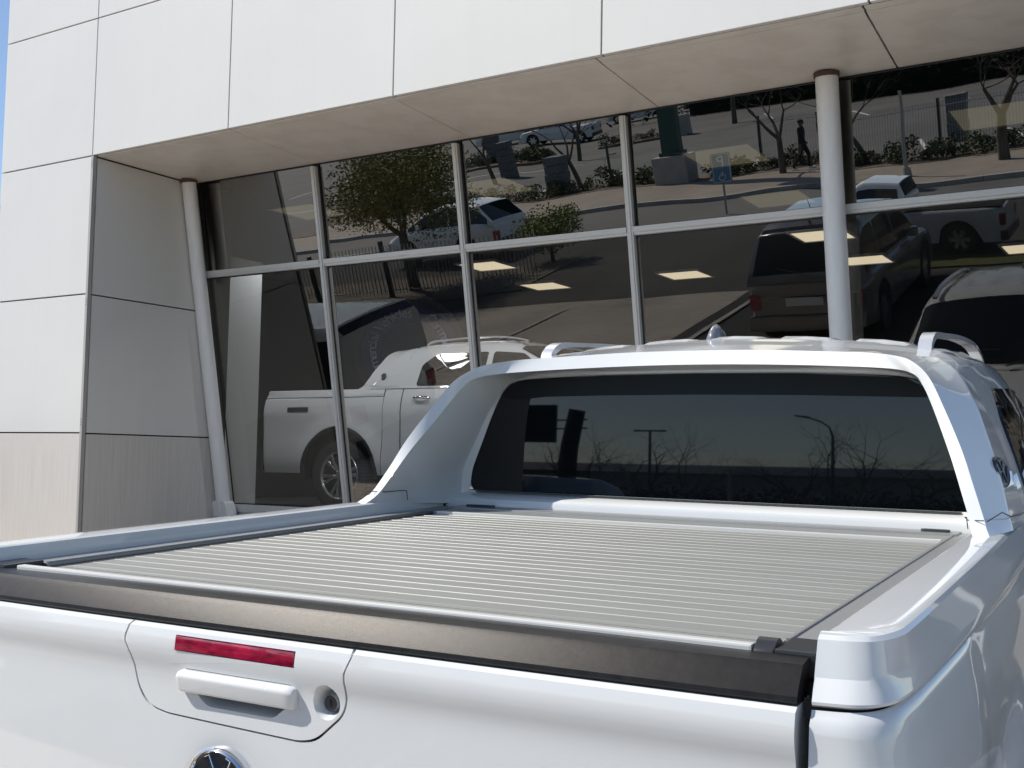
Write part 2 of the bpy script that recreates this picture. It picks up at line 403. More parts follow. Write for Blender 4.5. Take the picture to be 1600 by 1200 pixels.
for x, lab in ((-7.575, 'left'), (-1.985, 'right')):                    # leaning round columns
    bm = bmesh.new(); r = .063 if x < -3 else .069
    tube(bm, [(x, GY(z)-.13, z) for z in (4.03, 3.3, 2.5, 1.8, 1.16)], r, 28)
    c = bpart('column', bm, M['column'], 40)
    bm = bmesh.new(); tube(bm, [(x, GY(4.03)-.13, 4.022), (x, GY(4.05)-.13, 4.05)], r+.008, 24); o = mesh_obj('column_cap', bm, M['rust'], c)
    bm = bmesh.new(); prism(bm, rounded([(x-.09, .98), (x+.12, .98), (x+.078, 1.25), (x-.072, 1.25)], .03), lambda u, v, d: (u, GY(v)-.13+d, v), -.06, .06, .01)
    mesh_obj('column_foot', bm, M['column'], c, 40)
bm = bmesh.new(); box(bm, -7.68, .06, 7.36, 7.60, .2, 1.15); bpart('plinth', bm, M['int_wall'])
bm = bmesh.new(); box(bm, -7.68, .06, 7.20, 7.36, .2, 1.11, .01); bpart('kerb_ledge', bm, M['concrete'])
# the room behind the glass
bm = bmesh.new(); box(bm, -11.2, .06, 7.45, 20, FLOOR-.1, FLOOR); box(bm, -11.2, .06, 7.62, 7.8, .2, FLOOR-.1); struct(mesh_obj('showroom_floor', bm, M['int_floor']))
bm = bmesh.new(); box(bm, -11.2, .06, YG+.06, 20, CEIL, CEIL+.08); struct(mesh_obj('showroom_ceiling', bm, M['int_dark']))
bm = bmesh.new(); box(bm, -11.2, .06, 16.0, 16.2, FLOOR, 2.0); box(bm, -11.2, .06, 16.0, 16.2, 2.95, CEIL)
for x in (-10.9, -8.1, -6.6, -4.4, -1.0): box(bm, x, x+.8, 16.01, 16.19, 2.0, 2.95)
box(bm, -11.2, .06, 16.6, 16.7, FLOOR, CEIL)
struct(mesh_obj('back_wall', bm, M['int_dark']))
bm = bmesh.new(); box(bm, -11.2, .06, 15.93, 15.98, 2.96, 3.0); box(bm, -11.2, .06, 15.93, 15.98, 1.95, 1.99); bpart('wall_rail', bm, M['int_wall'])
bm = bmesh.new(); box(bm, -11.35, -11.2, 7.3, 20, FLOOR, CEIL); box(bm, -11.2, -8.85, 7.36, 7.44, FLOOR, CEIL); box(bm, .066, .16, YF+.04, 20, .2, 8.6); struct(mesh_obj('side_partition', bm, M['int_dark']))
bm = bmesh.new(); box(bm, .17, .20, YF, 20, .2, 8.6); bpart('side_wall', bm, M['panel'])
bm = bmesh.new(); prism(bm, [(7.50, FLOOR), (8.02, FLOOR), (8.02, 3.55), (7.50, 3.55)], lambda u, v, d: (d, u, v), -8.05, -7.95); bpart('reveal_wall', bm, M['int_wall'])
for i, (x, y, lab) in enumerate(((-9.9, 8.25, 'unseen ceiling light added above the tail of the showroom pickup to brighten it'), (-7.6, 8.28, 'unseen ceiling light added over the showroom pickup to brighten its side'), (-7.73, 11.7, 'square ceiling light farthest left, beside the second mullion'), (-7.9, 13.43, 'lit square ceiling panel deep inside, seen low in the third bay'),  # first two are unseen lamps, added to light the showroom pickup
        (-5.8, 13.41, 'lit square ceiling panel seen alone in the fourth bay left of the column'), (-3.5, 11.7, 'ceiling light just left of the round column, below the transom'),
        (-3.5, 13.35, 'ceiling light just right of the round column'), (-1.7, 13.4, 'ceiling light at the far right edge of the lower glass'),
        (-3.37, 9.89, 'tan glowing ceiling light above the transom left of the column'), (-5.42, 8.29, 'faint ceiling light above the transom in the third bay'),
        (-3.25, 8.31, 'faint ceiling light high in the fourth bay near the soffit'), (-1.24, 8.2, 'faint ceiling light high in the right bay beyond the column'))):
    t = thing('ceiling_light', lab, 'ceiling light', (x, y, CEIL), None, 'square ceiling lights in the showroom')
    bm = bmesh.new(); box(bm, -.27, .27, -.27, .27, -.022, -.012); mesh_obj('diffuser', bm, M['lamp'], t)
    ld = bpy.data.lights.new('lamp_light', 'SPOT'); ld.energy = 78; ld.spot_size = RAD(150); ld.spot_blend = .6; ld.shadow_soft_size = .25; ld.color = (.95, .965, 1)
    lo = bpy.data.objects.new('lamp_light', ld); link(lo, t); lo.location = (0, 0, -.05)
    bm = bmesh.new()
    for q in ((-.3, .3, -.3, -.272), (-.3, .3, .272, .3), (-.3, -.272, -.27, .27), (.272, .3, -.27, .27)): box(bm, *q, -.03, -.002)
    mesh_obj('frame', bm, M['lampframe'], t)

# ------------------------------------------------------------------ the pickup (built once, parked twice)
ZO = 1.26
def tpart(name, bm, m, parent, smooth=False, recalc=True):
    if isinstance(bm, bmesh.types.BMesh): bmesh.ops.translate(bm, vec=(0, 0, ZO), verts=bm.verts)
    return mesh_obj(name, bm, m, parent, smooth, recalc)
def mirx(pts): return [(-p[0], p[1], p[2]) for p in pts]
def both(fn):
    for s in (1, -1): fn(s)
AX_R, AX_F, WZ, ARCH = 1.06, 4.20, -.875, .495
def skinx(y, z):
    x = lerp_pts([(-1.0, .90), (-.86, .905), (-.75, .928), (-.60, .932), (-.45, .926), (-.32, .93), (-.22, .935), (-.14, .926), (-.08, .914), (-.05, .905), (.03, .875)], z)
    for ax in (AX_R, AX_F):                                              # flared arches
        d = hypot(y-ax, z-WZ); x += .028*(1-smoothstep(ARCH+.03, ARCH+.17, d))
    x -= .02*smoothstep(-.45, -.6, z)*smoothstep(1.7, 2.0, y)*(1-smoothstep(3.4, 3.7, y))
    x -= .33*smoothstep(4.45, 5.02, y)**2.2
    return x
def botz(y):
    z = -.86
    for ax in (AX_R, AX_F):
        if abs(y-ax) < ARCH: z = max(z, WZ+sqrt(ARCH**2-(y-ax)**2))
    return z
def skin(name, y0, y1, ztop, parent, s, m, n=None, lip=True):
    n = n or max(6, int((y1-y0)/.035)); bm = bmesh.new(); K = 22
    rows = []
    for i in range(n):
        y = y0+(y1-y0)*i/(n-1); zt = ztop(y) if callable(ztop) else ztop; zb = botz(y)
        r = [(s*skinx(y, zt+(zb-zt)*(k/K)**1.0), y, zt+(zb-zt)*(k/K)) for k in range(K+1)]
        if lip: r.append((s*(skinx(y, zb)-.03), y, zb-.004))
        rows.append(r)
    grid(bm, rows)
    return tpart(name, bm, m, parent, 50)
def make_pickup(label):
    T = thing('pickup_truck', label, 'pickup truck')
    pm = M['paint']
    # --- hidden core that closes gaps
    bm = bmesh.new(); box(bm, -.80, .80, -.03, 4.75, -.86, -.16); box(bm, -.84, .84, 1.64, 3.9, -.86, .0)
    for s in (1, -1):
        for ax in (AX_R, AX_F): pass
    tpart('chassis', bm, M['liner'], T)
    # --- bed floor and box hidden under the cover
    # --- cap rails
    L0 = [(.801, -.022), (.84, -.016), (.862, -.002), (.879, .045), (.884, .13), (.884, .53), (.882, .95), (.876, 1.35), (.874, 1.62)]
    L0b = [(.800, -.027), (.842, -.020), (.867, -.003), (.885, .047), (.889, .13), (.889, .53), (.887, .95), (.883, 1.35), (.881, 1.62)]
    L1 = [(.799, -.040), (.850, -.030), (.876, -.004), (.887, .055), (.897, .16), (.901, .53), (.903, .95), (.904, 1.35), (.904, 1.62)]
    L2 = [(.801, -.060), (.854, -.048), (.884, -.014), (.896, .060), (.902, .19), (.908, .53), (.910, .95), (.908, 1.35), (.905, 1.62)]
    L2b = [(.800, -.054), (.850, -.043), (.876, -.010), (.887, .060), (.893, .19), (.899, .53), (.900, .95), (.899, 1.35), (.896, 1.62)]
    NS = 57
    def level(pts, z):
        P = [Vector((x, y, z)) for x, y in pts]; P2 = [2*P[0]-P[1]]+P+[2*P[-1]-P[-2]]; o_ = []
        for i in range(1, len(P2)-2):
            p0, p1, p2, p3 = P2[i-1:i+3]; a_ = (p2-p1)*.0
            for q in range(7):
                t = q/7; o_.append(.5*((2*p1)+(p2-p0)*t+(2*p0-5*p1+4*p2-p3)*t*t+(3*p1-p0-3*p2+p3)*t**3))
        return o_+[P[-1]]
    def caprail(s):
        rows = [level(L2b, -.054), level(L2, -.0505), level(L2, -.047)]
        rows += [[a.lerp(b, t) for a, b in zip(level(L2, -.047), level(L1, -.022))] for t in (.5,)]
        rows += [level(L1, -.022), [a.lerp(b, .12) for a, b in zip(level(L1, -.022), level(L0b, .022))]]
        rows += [[a.lerp(b, t) for a, b in zip(level(L1, -.022), level(L0b, .022))] for t in (.35, .7)]
        rows += [level(L0b, .022), level(L0, .0275)]
        l0 = level(L0, .0275)
        def inner(p, q, z): return Vector((p.x+(.806-p.x)*q, p.y+.004*q, z))
        rows += [[inner(p, .10, .030) for p in l0], [inner(p, .5, .0315) for p in l0], [inner(p, .93, .030) for p in l0], [inner(p, 1, .027) for p in l0], [Vector((.803, max(p.y, -.016), .005)) for p in l0], [Vector((.803, max(p.y, -.016), -.02)) for p in l0]]
        bm = bmesh.new(); grid(bm, [[(s*p.x, p.y, p.z) for p in r] for r in rows])
        bm.verts.ensure_lookup_table()
        f = [bm.verts[k*NS] for k in range(len(rows))]
        try: bm.faces.new(f)
        except ValueError: pass
        tpart('bed_rail_cap', bm, pm, T, 17)
        # dark seam under the cap
        bm = bmesh.new(); grid(bm, [[(s*(p.x-.012), p.y+.01, -.045) for p in level(L2, 0)], [(s*(p.x-.012), p.y+.01, -.07) for p in level(L2, 0)]]); tpart('seam', bm, M['rubber'], T)
        # bed side, wrapping round the rear corner
        zs = [-.0565, -.0585, -.064, -.072, -.085, -.10, -.12, -.14, -.165, -.19, -.22, -.27, -.33, -.40, -.47, -.54, -.61, -.68, -.75, -.80, -.86]
        base = level(L2, 0); bm = bmesh.new(); rows = []
        for k, z in enumerate(zs):
            r = []
            for p in base:
                off = skinx(p.y, z)-.908; off = off if k > 1 else (-.010 if k == 0 else -.003)
                x = p.x+off*smoothstep(.795, .9, p.x); y = p.y-(.012*smoothstep(-.055, -.075, z)+0.012*smoothstep(-.06, -.2, z)-.02*smoothstep(-.3, -.8, z))*(1-smoothstep(-.03, .14, p.y))
                if p.y > .5 and k > 1: x = skinx(p.y, z) - .003
                zz = z
                if abs(p.y-AX_R) < ARCH+.0 and z < botz(p.y): zz = botz(p.y); x = skinx(p.y, zz)-.003
                r.append((s*x, y, zz))
            rows.append(r)
        V = grid(bm, rows)
        bmesh.ops.remove_doubles(bm, verts=bm.verts, dist=.0004)
        tpart('bed_side', bm, pm, T, 40)
        # tail lamp, on the rear corner
        bm = bmesh.new(); rows = []
        for z in (-.19, -.195, -.26, -.32, -.38, -.44, -.495, -.50):
            e = .006 if -.5 < z < -.19 else -.006
            rows.append([(s*(p.x+(skinx(p.y, z)-.908)*smoothstep(.795, .9, p.x)+e*smoothstep(.8, .87, p.x)), p.y-.026-e*(1-smoothstep(.8, .88, p.x)), z) for p in base[7:15]])
        grid(bm, rows); tpart('tail_lamp', bm, M['taillens'], T, 60)
    both(caprail)
    # --- roller cover
    bm = bmesh.new(); box(bm, -.80, .80, -.015, 1.66, -.06, -.034); tpart('cover_tray', bm, M['rubber'], T)
    for s in (1, -1):
        bm = bmesh.new(); box(bm, min(s*.732, s*.800), max(s*.732, s*.800), .075, 1.66, -.030, -.004, .0015)
        box(bm, min(s*.7325, s*.738), max(s*.7325, s*.738), .075, 1.62, -.0035, -.001); tpart('side_rail', bm, M['alurail'], T)
        bm = bmesh.new(); box(bm, min(s*.742, s*.801), max(s*.742, s*.801), -.016, .073, -.03, .002, .004); tpart('rail_end_block', bm, M['plastic_s'], T)
        if s < 0: continue
        bm = bmesh.new(); prism(bm, rounded([(-.014, -.018), (.034, -.018), (.036, -.002), (.016, .011), (.002, .009), (-.016, -.004)], .008), lambda u, v, d: (s*d, u, v), .715, .741, .003, 2)
        tpart('latch', bm, M['plastic_s'], T, 40)
    bm = bmesh.new(); box(bm, -.712, .712, -.012, .006, -.02, .0035, .003); tpart('front_bar', bm, M['brightbar'], T)
    bm = bmesh.new(); box(bm, -.702, .724, .0065, .104, -.03, -.0095)
    for k in range(4): box(bm, -.69, .724, .018+.02*k, .0205+.02*k, -.0094, -.0083)
    tpart('slat', bm, M['slat'], T)
    slat_me = None; pitch = .0545; y = .108; first = True
    while y+pitch < 1.44:
        if slat_me is None:
            bm = bmesh.new(); p = [(0, -.03), (0, -.0106), (.0008, -.0100), (.0500, -.0098), (.0504, -.0091), (.0522, -.0091), (.0532, -.0105), (.0532, -.03)]
            prism(bm, p, lambda u, v, d: (d, u, v), -.702, .724)
            o = tpart('slat', bm, M['slat'], T); slat_me = o.data
        else: o = mesh_obj('slat', slat_me, None, T)
        o.location = (0, y, 0); y += pitch
    yc = y+.004
    bm = bmesh.new(); box(bm, -.70, .728, yc, yc+.012, -.03, -.001, .002); tpart('end_bar', bm, M['brightbar'], T)
    bm = bmesh.new(); box(bm, -.722, .738, yc+.016, 1.545, -.03, -.003, .002); tpart('canister_lid', bm, M['slat'], T)
    bm = bmesh.new(); box(bm, -.735, .745, 1.5475, 1.628, -.03, .001, .003); tpart('canister_lid', bm, M['alurail'], T)
    bm = bmesh.new(); prism(bm, rounded([(.655, 1.575), (.725, 1.575), (.725, 1.597), (.655, 1.597)], .01), lambda u, v, d: (u, v, d), .0015, .007, .002); tpart('end_clip', bm, M['darksteel'], T)
    bm = bmesh.new(); prism(bm, rounded([(-.70, 1.585), (-.60, 1.585), (-.60, 1.605), (-.70, 1.605)], .01), lambda u, v, d: (u, v, d), .0015, .007, .002); tpart('end_clip', bm, M['darksteel'], T)
    bm = bmesh.new(); grid(bm, [[(-.731, .03, -.010), (-.731, 1.54, -.010)], [(-.704, .03, -.013), (-.704, 1.54, -.013)]]); tpart('rail_shadow_strip', bm, M['rubber'], T)  # black strip standing in for the left rail's shadow beside the slats
    # --- tailgate
    def bow(x): return -.024*(1-min(1, (x/.80)**2))
    prof = [(-.010, -.002), (-.040, -.004), (-.050, -.008), (-.0535, -.012)]
    face = [(-.0535, -.012), (-.062, -.026), (-.071, -.0405), (-.0725, -.0445), (-.071, -.047)]
    strip = [(.018, -.0025), (-.020, .000), (-.046, -.003), (-.0485, -.0055), (-.0525, -.0105), (-.0630, -.0235), (-.0725, -.0365), (-.0738, -.0425), (-.071, -.046), (-.03, -.047)]
    bm = bmesh.new(); X = lin(-.787, .787, 41)
    rows = [[(x, y+bow(x)*(1 if y < 0 else 0), z-.004*(x/.8)**2) for y, z in strip] for x in X]
    V = grid(bm, rows); bm.faces.new(V[0][::-1]); bm.faces.new(V[-1]); 
    tpart('tailgate_top_trim', bm, M['plastic'], T, 14)
    tp = crom([(-.030, -.0485, 0), (-.076, -.0485, 0), (-.0800, -.0515, 0), (-.0835, -.063, 0), (-.0862, -.078, 0), (-.0862, -.088, 0), (-.0820, -.104, 0), (-.0772, -.121, 0), (-.0764, -.140, 0), (-.078, -.20, 0), (-.080, -.29, 0), (-.080, -.40, 0), (-.072, -.52, 0), (-.062, -.62, 0)], 46)
    tp = [(p.x, p.y) for p in tp]
    def gate(name, x0, x1, n, back=.012):
        bm = bmesh.new(); rows = []
        for x in lin(x0, x1, n): rows.append([(x, y+bow(x), z-.004*(x/.8)**2) for y, z in tp]+[(x, back, -.62), (x, back, -.0485)])
        V = grid(bm, rows, True); bm.faces.new(V[0][::-1]); bm.faces.new(V[-1]); return bm
    def gprism(name, out, d0, d1, bev=0):
        bm = bmesh.new(); prism(bm, out, lambda u, v, d: (u, d, v), d0, d1, bev); bmesh.ops.translate(bm, vec=(0, 0, ZO), verts=bm.verts)
        bmesh.ops.recalc_face_normals(bm, faces=bm.faces)
        me = bpy.data.meshes.new(name); bm.to_mesh(me); bm.free(); o = bpy.data.objects.new(name, me); COL.objects.link(o); return o
    mod = [(-.305, -.030), (.135, -.030), (.152, -.052), (.138, -.085), (.140, -.118), (.132, -.146), (.082, -.190), (.05, -.196), (-.225, -.190), (-.268, -.183), (-.296, -.150), (-.306, -.10), (-.318, -.075)]
    def shrink(p, k, c=(-.085, -.11)): return [(c[0]+(u-c[0])*(1-k/.22), c[1]+(v-c[1])*(1-k/.09)) for u, v in p]
    modr = rounded(mod, [.001, .001, .006, .01, .02, .02, .02, .01, .01, .02, .02, .02, .006], 4)
    tg = tpart('tailgate', gate('g', -.787, .787, 61), pm, T)
    c1 = gprism('c1', modr, -.2, -.045); boolean(tg, [c1])
    pl = tpart('handle_module', gate('g', -.34, .17, 40), pm, T)
    c2 = gprism('c2', shrink(modr, .0035), -.2, -.040); boolean(pl, [c2], 'INTERSECT')
    # recess behind the handle, lamp slot and lock dimple
    pocket = rounded([(-.196, -.110), (.050, -.110), (.057, -.140), (.006, -.180), (-.142, -.180), (-.168, -.158)], .010, 4)
    bm = bmesh.new(); tr = [(u, v) for u, v in pocket]
    a = [bm.verts.new((u, -.2, v)) for u, v in shrink(tr, -.004, (-.08, -.135))]; b = [bm.verts.new((u, -.052, v)) for u, v in shrink(tr, .030, (-.08, -.118))]
    bm.faces.new(a); bm.faces.new(b[::-1]); n = len(a)
    for k in range(n): bm.faces.new((a[k], b[k], b[(k+1) % n], a[(k+1) % n]))
    bmesh.ops.translate(bm, vec=(0, 0, ZO), verts=bm.verts); bmesh.ops.recalc_face_normals(bm, faces=bm.faces)
    me = bpy.data.meshes.new('c3'); bm.to_mesh(me); bm.free(); c3 = bpy.data.objects.new('c3', me); COL.objects.link(c3)
    c4 = gprism('c4', [(-.200, -.0600), (.046, -.0600), (.046, -.0840), (-.200, -.0840)], -.2, -.096)
    bm = bmesh.new(); bmesh.ops.create_cone(bm, cap_ends=True, segments=40, radius1=.0135, radius2=.034, depth=.044, matrix=Matrix.Translation((.100, -.098, ZO-.131)) @ Matrix.Rotation(pi/2, 4, 'X'))
    bmesh.ops.recalc_face_normals(bm, faces=bm.faces); me = bpy.data.meshes.new('c5'); bm.to_mesh(me); bm.free(); c5 = bpy.data.objects.new('c5', me); COL.objects.link(c5)
    boolean(pl, [c3, c4, c5])
    for c in (c1, c2, c3, c4, c5): bpy.data.objects.remove(c)
    for o in (tg, pl): o.data.shade_smooth(); o.data.set_sharp_from_angle(angle=RAD(28))
    bm = bmesh.new(); box(bm, -.33, .165, -.0475, -.035, -.20, -.025); tpart('module_backing', bm, M['rubber'], T)
    bm = bmesh.new(); rows = [[(x, y+bow(-.09), z) for y, z in ((-.100, -.063), (-.1105, -.064), (-.1155, -.074), (-.1145, -.0835), (-.10, -.0845))] for x in lin(-.214, .032, 2)]
    bmq = bmesh.new(); prism(bmq, [(-.1985, -.0615), (.0445, -.0615), (.0445, -.0825), (-.1985, -.0825)], lambda u, v, d: (u, d-(-.0615-v)*.12, v), -.085, -.1085, .0015)
    tpart('brake_lamp', bmq, M['redlens'], T, 40)
    # handle bar
    hp = rounded([(-.088, -.1120), (-.1130, -.1130), (-.1185, -.121), (-.1130, -.146), (-.1000, -.150), (-.090, -.138)], .004, 4)
    bm = bmesh.new(); nn = len(hp)
    xs_ = [-.1905, -.1895, -.186, -.182, .030, .041, .0445, .0465]; sc_ = [.55, .85, .95, 1, 1, .93, .80, .5]
    cx, cz = -.103, -.131
    V = [[bm.verts.new((x, cx+(u-cx)*k, cz+(v-cz)*k)) for u, v in hp] for x, k in zip(xs_, sc_)]
    for a, b in zip(V, V[1:]):
        for k in range(nn): bm.faces.new((a[k], a[(k+1) % nn], b[(k+1) % nn], b[k]))
    bm.faces.new(V[0]); bm.faces.new(V[-1][::-1])
    h = tpart('tailgate_handle', bm, pm, T, 32)
    # lock
    bm = bmesh.new(); bmesh.ops.create_cone(bm, cap_ends=True, segments=32, radius1=.0115, radius2=.0115, depth=.012, matrix=Matrix.Translation((.101, -.086, ZO-.133)) @ Matrix.Rotation(pi/2, 4, 'X'))
    lock = mesh_obj('lock', bm, M['lockmetal'], T, 40)
    bm = bmesh.new(); bmesh.ops.create_cone(bm, cap_ends=False, segments=32, radius1=.0140, radius2=.0118, depth=.010, matrix=Matrix.Translation((.101, -.087, ZO-.133)) @ Matrix.Rotation(pi/2, 4, 'X')); mesh_obj('bezel', bm, M['chrome'], lock, 40)
    bm = bmesh.new(); box(bm, .0998, .1022, -.0935, -.0915, -.139, -.127); tpart('keyhole', bm, M['rubber'], lock)
    # round emblem: chrome rim, dark disc, strokes
    ec = Vector((-.100, -.1115, -.292)); R0 = .072
    def ering(r0, r1, y0, y1, m, nm, par):
        bm = bmesh.new(); rows = []
        for k in range(56):
            a = 2*pi*k/56; ca, sa = cos(a), sin(a)
            rows.append([(ec.x+r*ca, ec.y+y, ec.z+r*sa) for r, y in ((r0, y0), (r0+(r1-r0)*.15, y1), ((r0+r1)/2, y1-.004), (r1-(r1-r0)*.15, y1), (r1, y0))])
        rows.append(rows[0]); grid(bm, rows); bmesh.ops.remove_doubles(bm, verts=bm.verts, dist=1e-5); return tpart(nm, bm, m, par, 60)
    em = ering(R0*.84, R0, .008, -.006, M['chrome'], 'emblem', T)
    bm = bmesh.new(); bmesh.ops.create_circle(bm, cap_ends=True, segments=48, radius=R0*.86, matrix=Matrix.Translation(ec+Vector((0, .0035, 0))) @ Matrix.Rotation(pi/2, 4, 'X')); tpart('disc', bm, M['charcoal'], em)
    bm = bmesh.new()
    def stroke(p, q, w=.0058):
        p = Vector(p); q = Vector(q); d = (q-p).normalized(); nn_ = Vector((-d.y, d.x))*w
        prism(bm, [tuple(p-nn_), tuple(q-nn_), tuple(q+nn_), tuple(p+nn_)], lambda u, v, dd: (ec.x+u, ec.y+dd, ec.z+v), .003, -.0045, .001, 1)
    stroke((-.022, .055), (0, .008)); stroke((.022, .055), (0, .008))
    stroke((-.050, .030), (-.022, -.050)); stroke((-.022, -.050), (0, .0)); stroke((0, .0), (.022, -.050)); stroke((.022, -.050), (.050, .030))
    tpart('monogram', bm, M['chrome'], em)
    # rear bumper and plate
    bm = bmesh.new(); rows = []
    for x in lin(-.90, .90, 25):
        y = -.14+.10*(abs(x)/.9)**4
        rows.append([(x, y+.10, -.66), (x, y, -.665), (x, y-.015, -.70), (x, y-.01, -.83), (x, y+.03, -.87), (x, y+.14, -.87)])
    grid(bm, rows); tpart('rear_bumper', bm, M['charcoal'], T, 40)
    # --- hoop behind the cab / sail panels
    Eo = [(.856, 1.235, .029), (.846, 1.262, .045), (.838, 1.291, .063), (.812, 1.335, .13), (.779, 1.382, .216), (.73, 1.447, .316), (.689, 1.496, .389), (.643, 1.545, .429), (.601, 1.58, .445), (.521, 1.629, .458), (.40, 1.66, .4655), (.2, 1.69, .4755), (0, 1.70, .478)]
    Ei = [(.822, 1.23, .029), (.814, 1.256, .042), (.807, 1.286, .063), (.787, 1.325, .115), (.76, 1.375, .185), (.725, 1.439, .262), (.693, 1.489, .33), (.67, 1.518, .371), (.644, 1.545, .398), (.58, 1.595, .414), (.42, 1.635, .425), (.2, 1.665, .4335), (0, 1.672, .436)]
    C1 = [(.781, 1.702, .0), (.787, 1.704, .03), (.788, 1.706, .065), (.783, 1.709, .11), (.765, 1.712, .155), (.742, 1.715, .20), (.712, 1.719, .265), (.678, 1.723, .325), (.640, 1.726, .372), (.59, 1.730, .402), (.45, 1.735, .416), (.2, 1.738, .420), (0, 1.738, .421)]
    C2 = [(.765, 1.717, .0), (.765, 1.717, .035), (.761, 1.720, .07), (.755, 1.723, .112), (.738, 1.726, .16), (.720, 1.729, .207), (.697, 1.733, .268), (.670, 1.737, .33), (.645, 1.739, .368), (.60, 1.741, .395), (.45, 1.743, .406), (.2, 1.744, .410), (0, 1.744, .411)]
    K1 = [(.884, 1.43, .029), (.879, 1.445, .045), (.872, 1.46, .065), (.856, 1.505, .12), (.835, 1.56, .18), (.808, 1.61, .25), (.777, 1.665, .325), (.741, 1.72, .385), (.695, 1.765, .432), (.62, 1.80, .462), (.42, 1.83, .484), (.2, 1.845, .498), (0, 1.85, .502)]
    K2 = [(.886, 1.83, .029), (.876, 1.83, .045), (.868, 1.835, .065), (.850, 1.85, .12), (.830, 1.852, .18), (.804, 1.852, .25), (.772, 1.845, .325), (.742, 1.85, .385), (.705, 1.875, .437), (.64, 1.90, .472), (.45, 1.94, .498), (.2, 1.965, .514), (0, 1.97, .519)]
    NN = 49
    def arc(pts):
        h = crom(pts, NN); return h+[Vector((-p.x, p.y, p.z)) for p in h[-2::-1]]
    # crom resample each by index-consistent parameter: use common param instead of arc length
    def arcp(pts):
        P = [Vector(p) for p in pts]; P2 = [2*P[0]-P[1]]+P+[Vector((-P[-2].x, P[-2].y, P[-2].z))]; out = []
        for i in range(1, len(P2)-2):
            p0, p1, p2, p3 = P2[i-1:i+3]
            for q in range(5):
                t = q/5; out.append(.5*((2*p1)+(p2-p0)*t+(2*p0-5*p1+4*p2-p3)*t*t+(3*p1-p0-3*p2+p3)*t**3))
        out.append(P[-1]); return out+[Vector((-p.x, p.y, p.z)) for p in out[-2::-1]]
    aEo, aEi, aC1, aC2, aK1, aK2 = map(arcp, (Eo, Ei, C1, C2, K1, K2))
    def mixr(a, b, t, push=0.):
        return [p.lerp(q, t) for p, q in zip(a, b)]
    bm = bmesh.new()
    rows = [aK2, mixr(aK1, aK2, .6), mixr(aK1, aK2, .06), aK1, mixr(aK1, aEo, .06), mixr(aK1, aEo, .5), mixr(aK1, aEo, .93)]
    e1 = mixr(aEo, aEi, .08)
    rows += [aEo, e1, mixr(aEo, aEi, .5), mixr(aEo, aEi, .93), aEi]
    rows += [mixr(aEi, aC1, .03), mixr(aEi, aC1, .35), mixr(aEi, aC1, .7), mixr(aEi, aC1, .96), aC1, mixr(aC1, aC2, .1), mixr(aC1, aC2, .9), aC2]
    grid(bm, [[tuple(p) for p in r] for r in rows]); hoop = tpart('sports_bar', bm, pm, T, 30)
    for s in (1, -1):   # base joint line of the sail
        for pts in ([(.840, 1.268, .062), (.803, 1.30, .059), (.789, 1.36, .060), (.788, 1.392, .058)], [(.788, 1.392, .058), (.790, 1.40, .03)], [(.8475, 1.262, .061), (.868, 1.36, .075), (.8785, 1.44, .060), (.884, 1.60, .052), (.886, 1.80, .05)]):
            bm = bmesh.new(); tube(bm, [(s*x, y, z) for x, y, z in pts], .0013, 5); tpart('joint_line', bm, M['rubber'], hoop)
        for zc in (1,):  # round side badge
            c = Vector((s*.8445, 1.56, .155)); nrm = Vector((s*.93, -.28, .24)).normalized(); mtx = Matrix.Translation(c) @ nrm.to_track_quat('Z', 'Y').to_matrix().to_4x4()
            bm = bmesh.new(); bmesh.ops.create_cone(bm, cap_ends=True, segments=32, radius1=.041, radius2=.037, depth=.010, matrix=mtx); bd = tpart('side_badge', bm, M['charcoal'], T, 30)
            bm = bmesh.new(); rows = [[mtx @ Vector((r*cos(a), r*sin(a), z)) for r, z in ((.037, .005), (.035, .0075), (.032, .005))] for a in [2*pi*k/32 for k in range(33)]]; grid(bm, rows); tpart('ring', bm, M['lockmetal'], bd, 60)
            bm = bmesh.new()
            for (p, q) in (((-.012, .028), (0, .004)), ((.012, .028), (0, .004)), ((-.027, .014), (-.011, -.026)), ((-.011, -.026), (0, 0)), ((0, 0), (.011, -.026)), ((.011, -.026), (.027, .014))):
                tube(bm, [mtx @ Vector((*p, .0065)), mtx @ Vector((*q, .0065))], .0016, 5)
            tpart('monogram', bm, M['lockmetal'], bd)
    # cab rear panel below the window, window, dark border
    wp_ = [(.735, .040), (.756, .05), (.763, .075), (.758, .112), (.741, .16), (.723, .207), (.700, .268), (.673, .33), (.648, .368), (.60, .398), (.3, .412), (0, .414)]
    out = [(x, z) for x, z in wp_]+[(-x, z) for x, z in wp_[-2::-1]]
    rk = tan(RAD(3.7))
    def wpl(u, v, d): return (u, 1.719+(v-.044)*rk+d, v)
    bm = bmesh.new(); prism(bm, out, wpl, -.001, .01); rwin = tpart('rear_window', bm, M['carglass'], T, 30)
    bm = bmesh.new(); prism(bm, [(-.60, .335), (-.5, .345), (-.3, .349), (0, .351), (.3, .349), (.64, .342), (.66, .345), (.645, .367), (.59, .395), (.3, .409), (0, .412), (-.3, .409), (-.59, .395), (-.645, .367), (-.655, .345)], wpl, -.0045, -.0022); tpart('black_border', bm, M['frit'], rwin)
    bm = bmesh.new(); rows = [[(x, yy, z) for yy, z in ((1.63, -.03), (1.628, .012), (1.632, .022), (1.650, .030), (1.700, .034), (1.7145, .0365), (1.7165, .0425), (1.73, .0435))] for x in lin(-.80, .80, 31)]
    grid(bm, rows); tpart('cab_rear_panel', bm, pm, T, 30)
    bm = bmesh.new(); box(bm, -.735, .735, 1.7045, 1.7155, .0385, .0425, .001); tpart('window_seal', bm, M['darksteel'], T)
    # --- cab shell
    P0 = K2
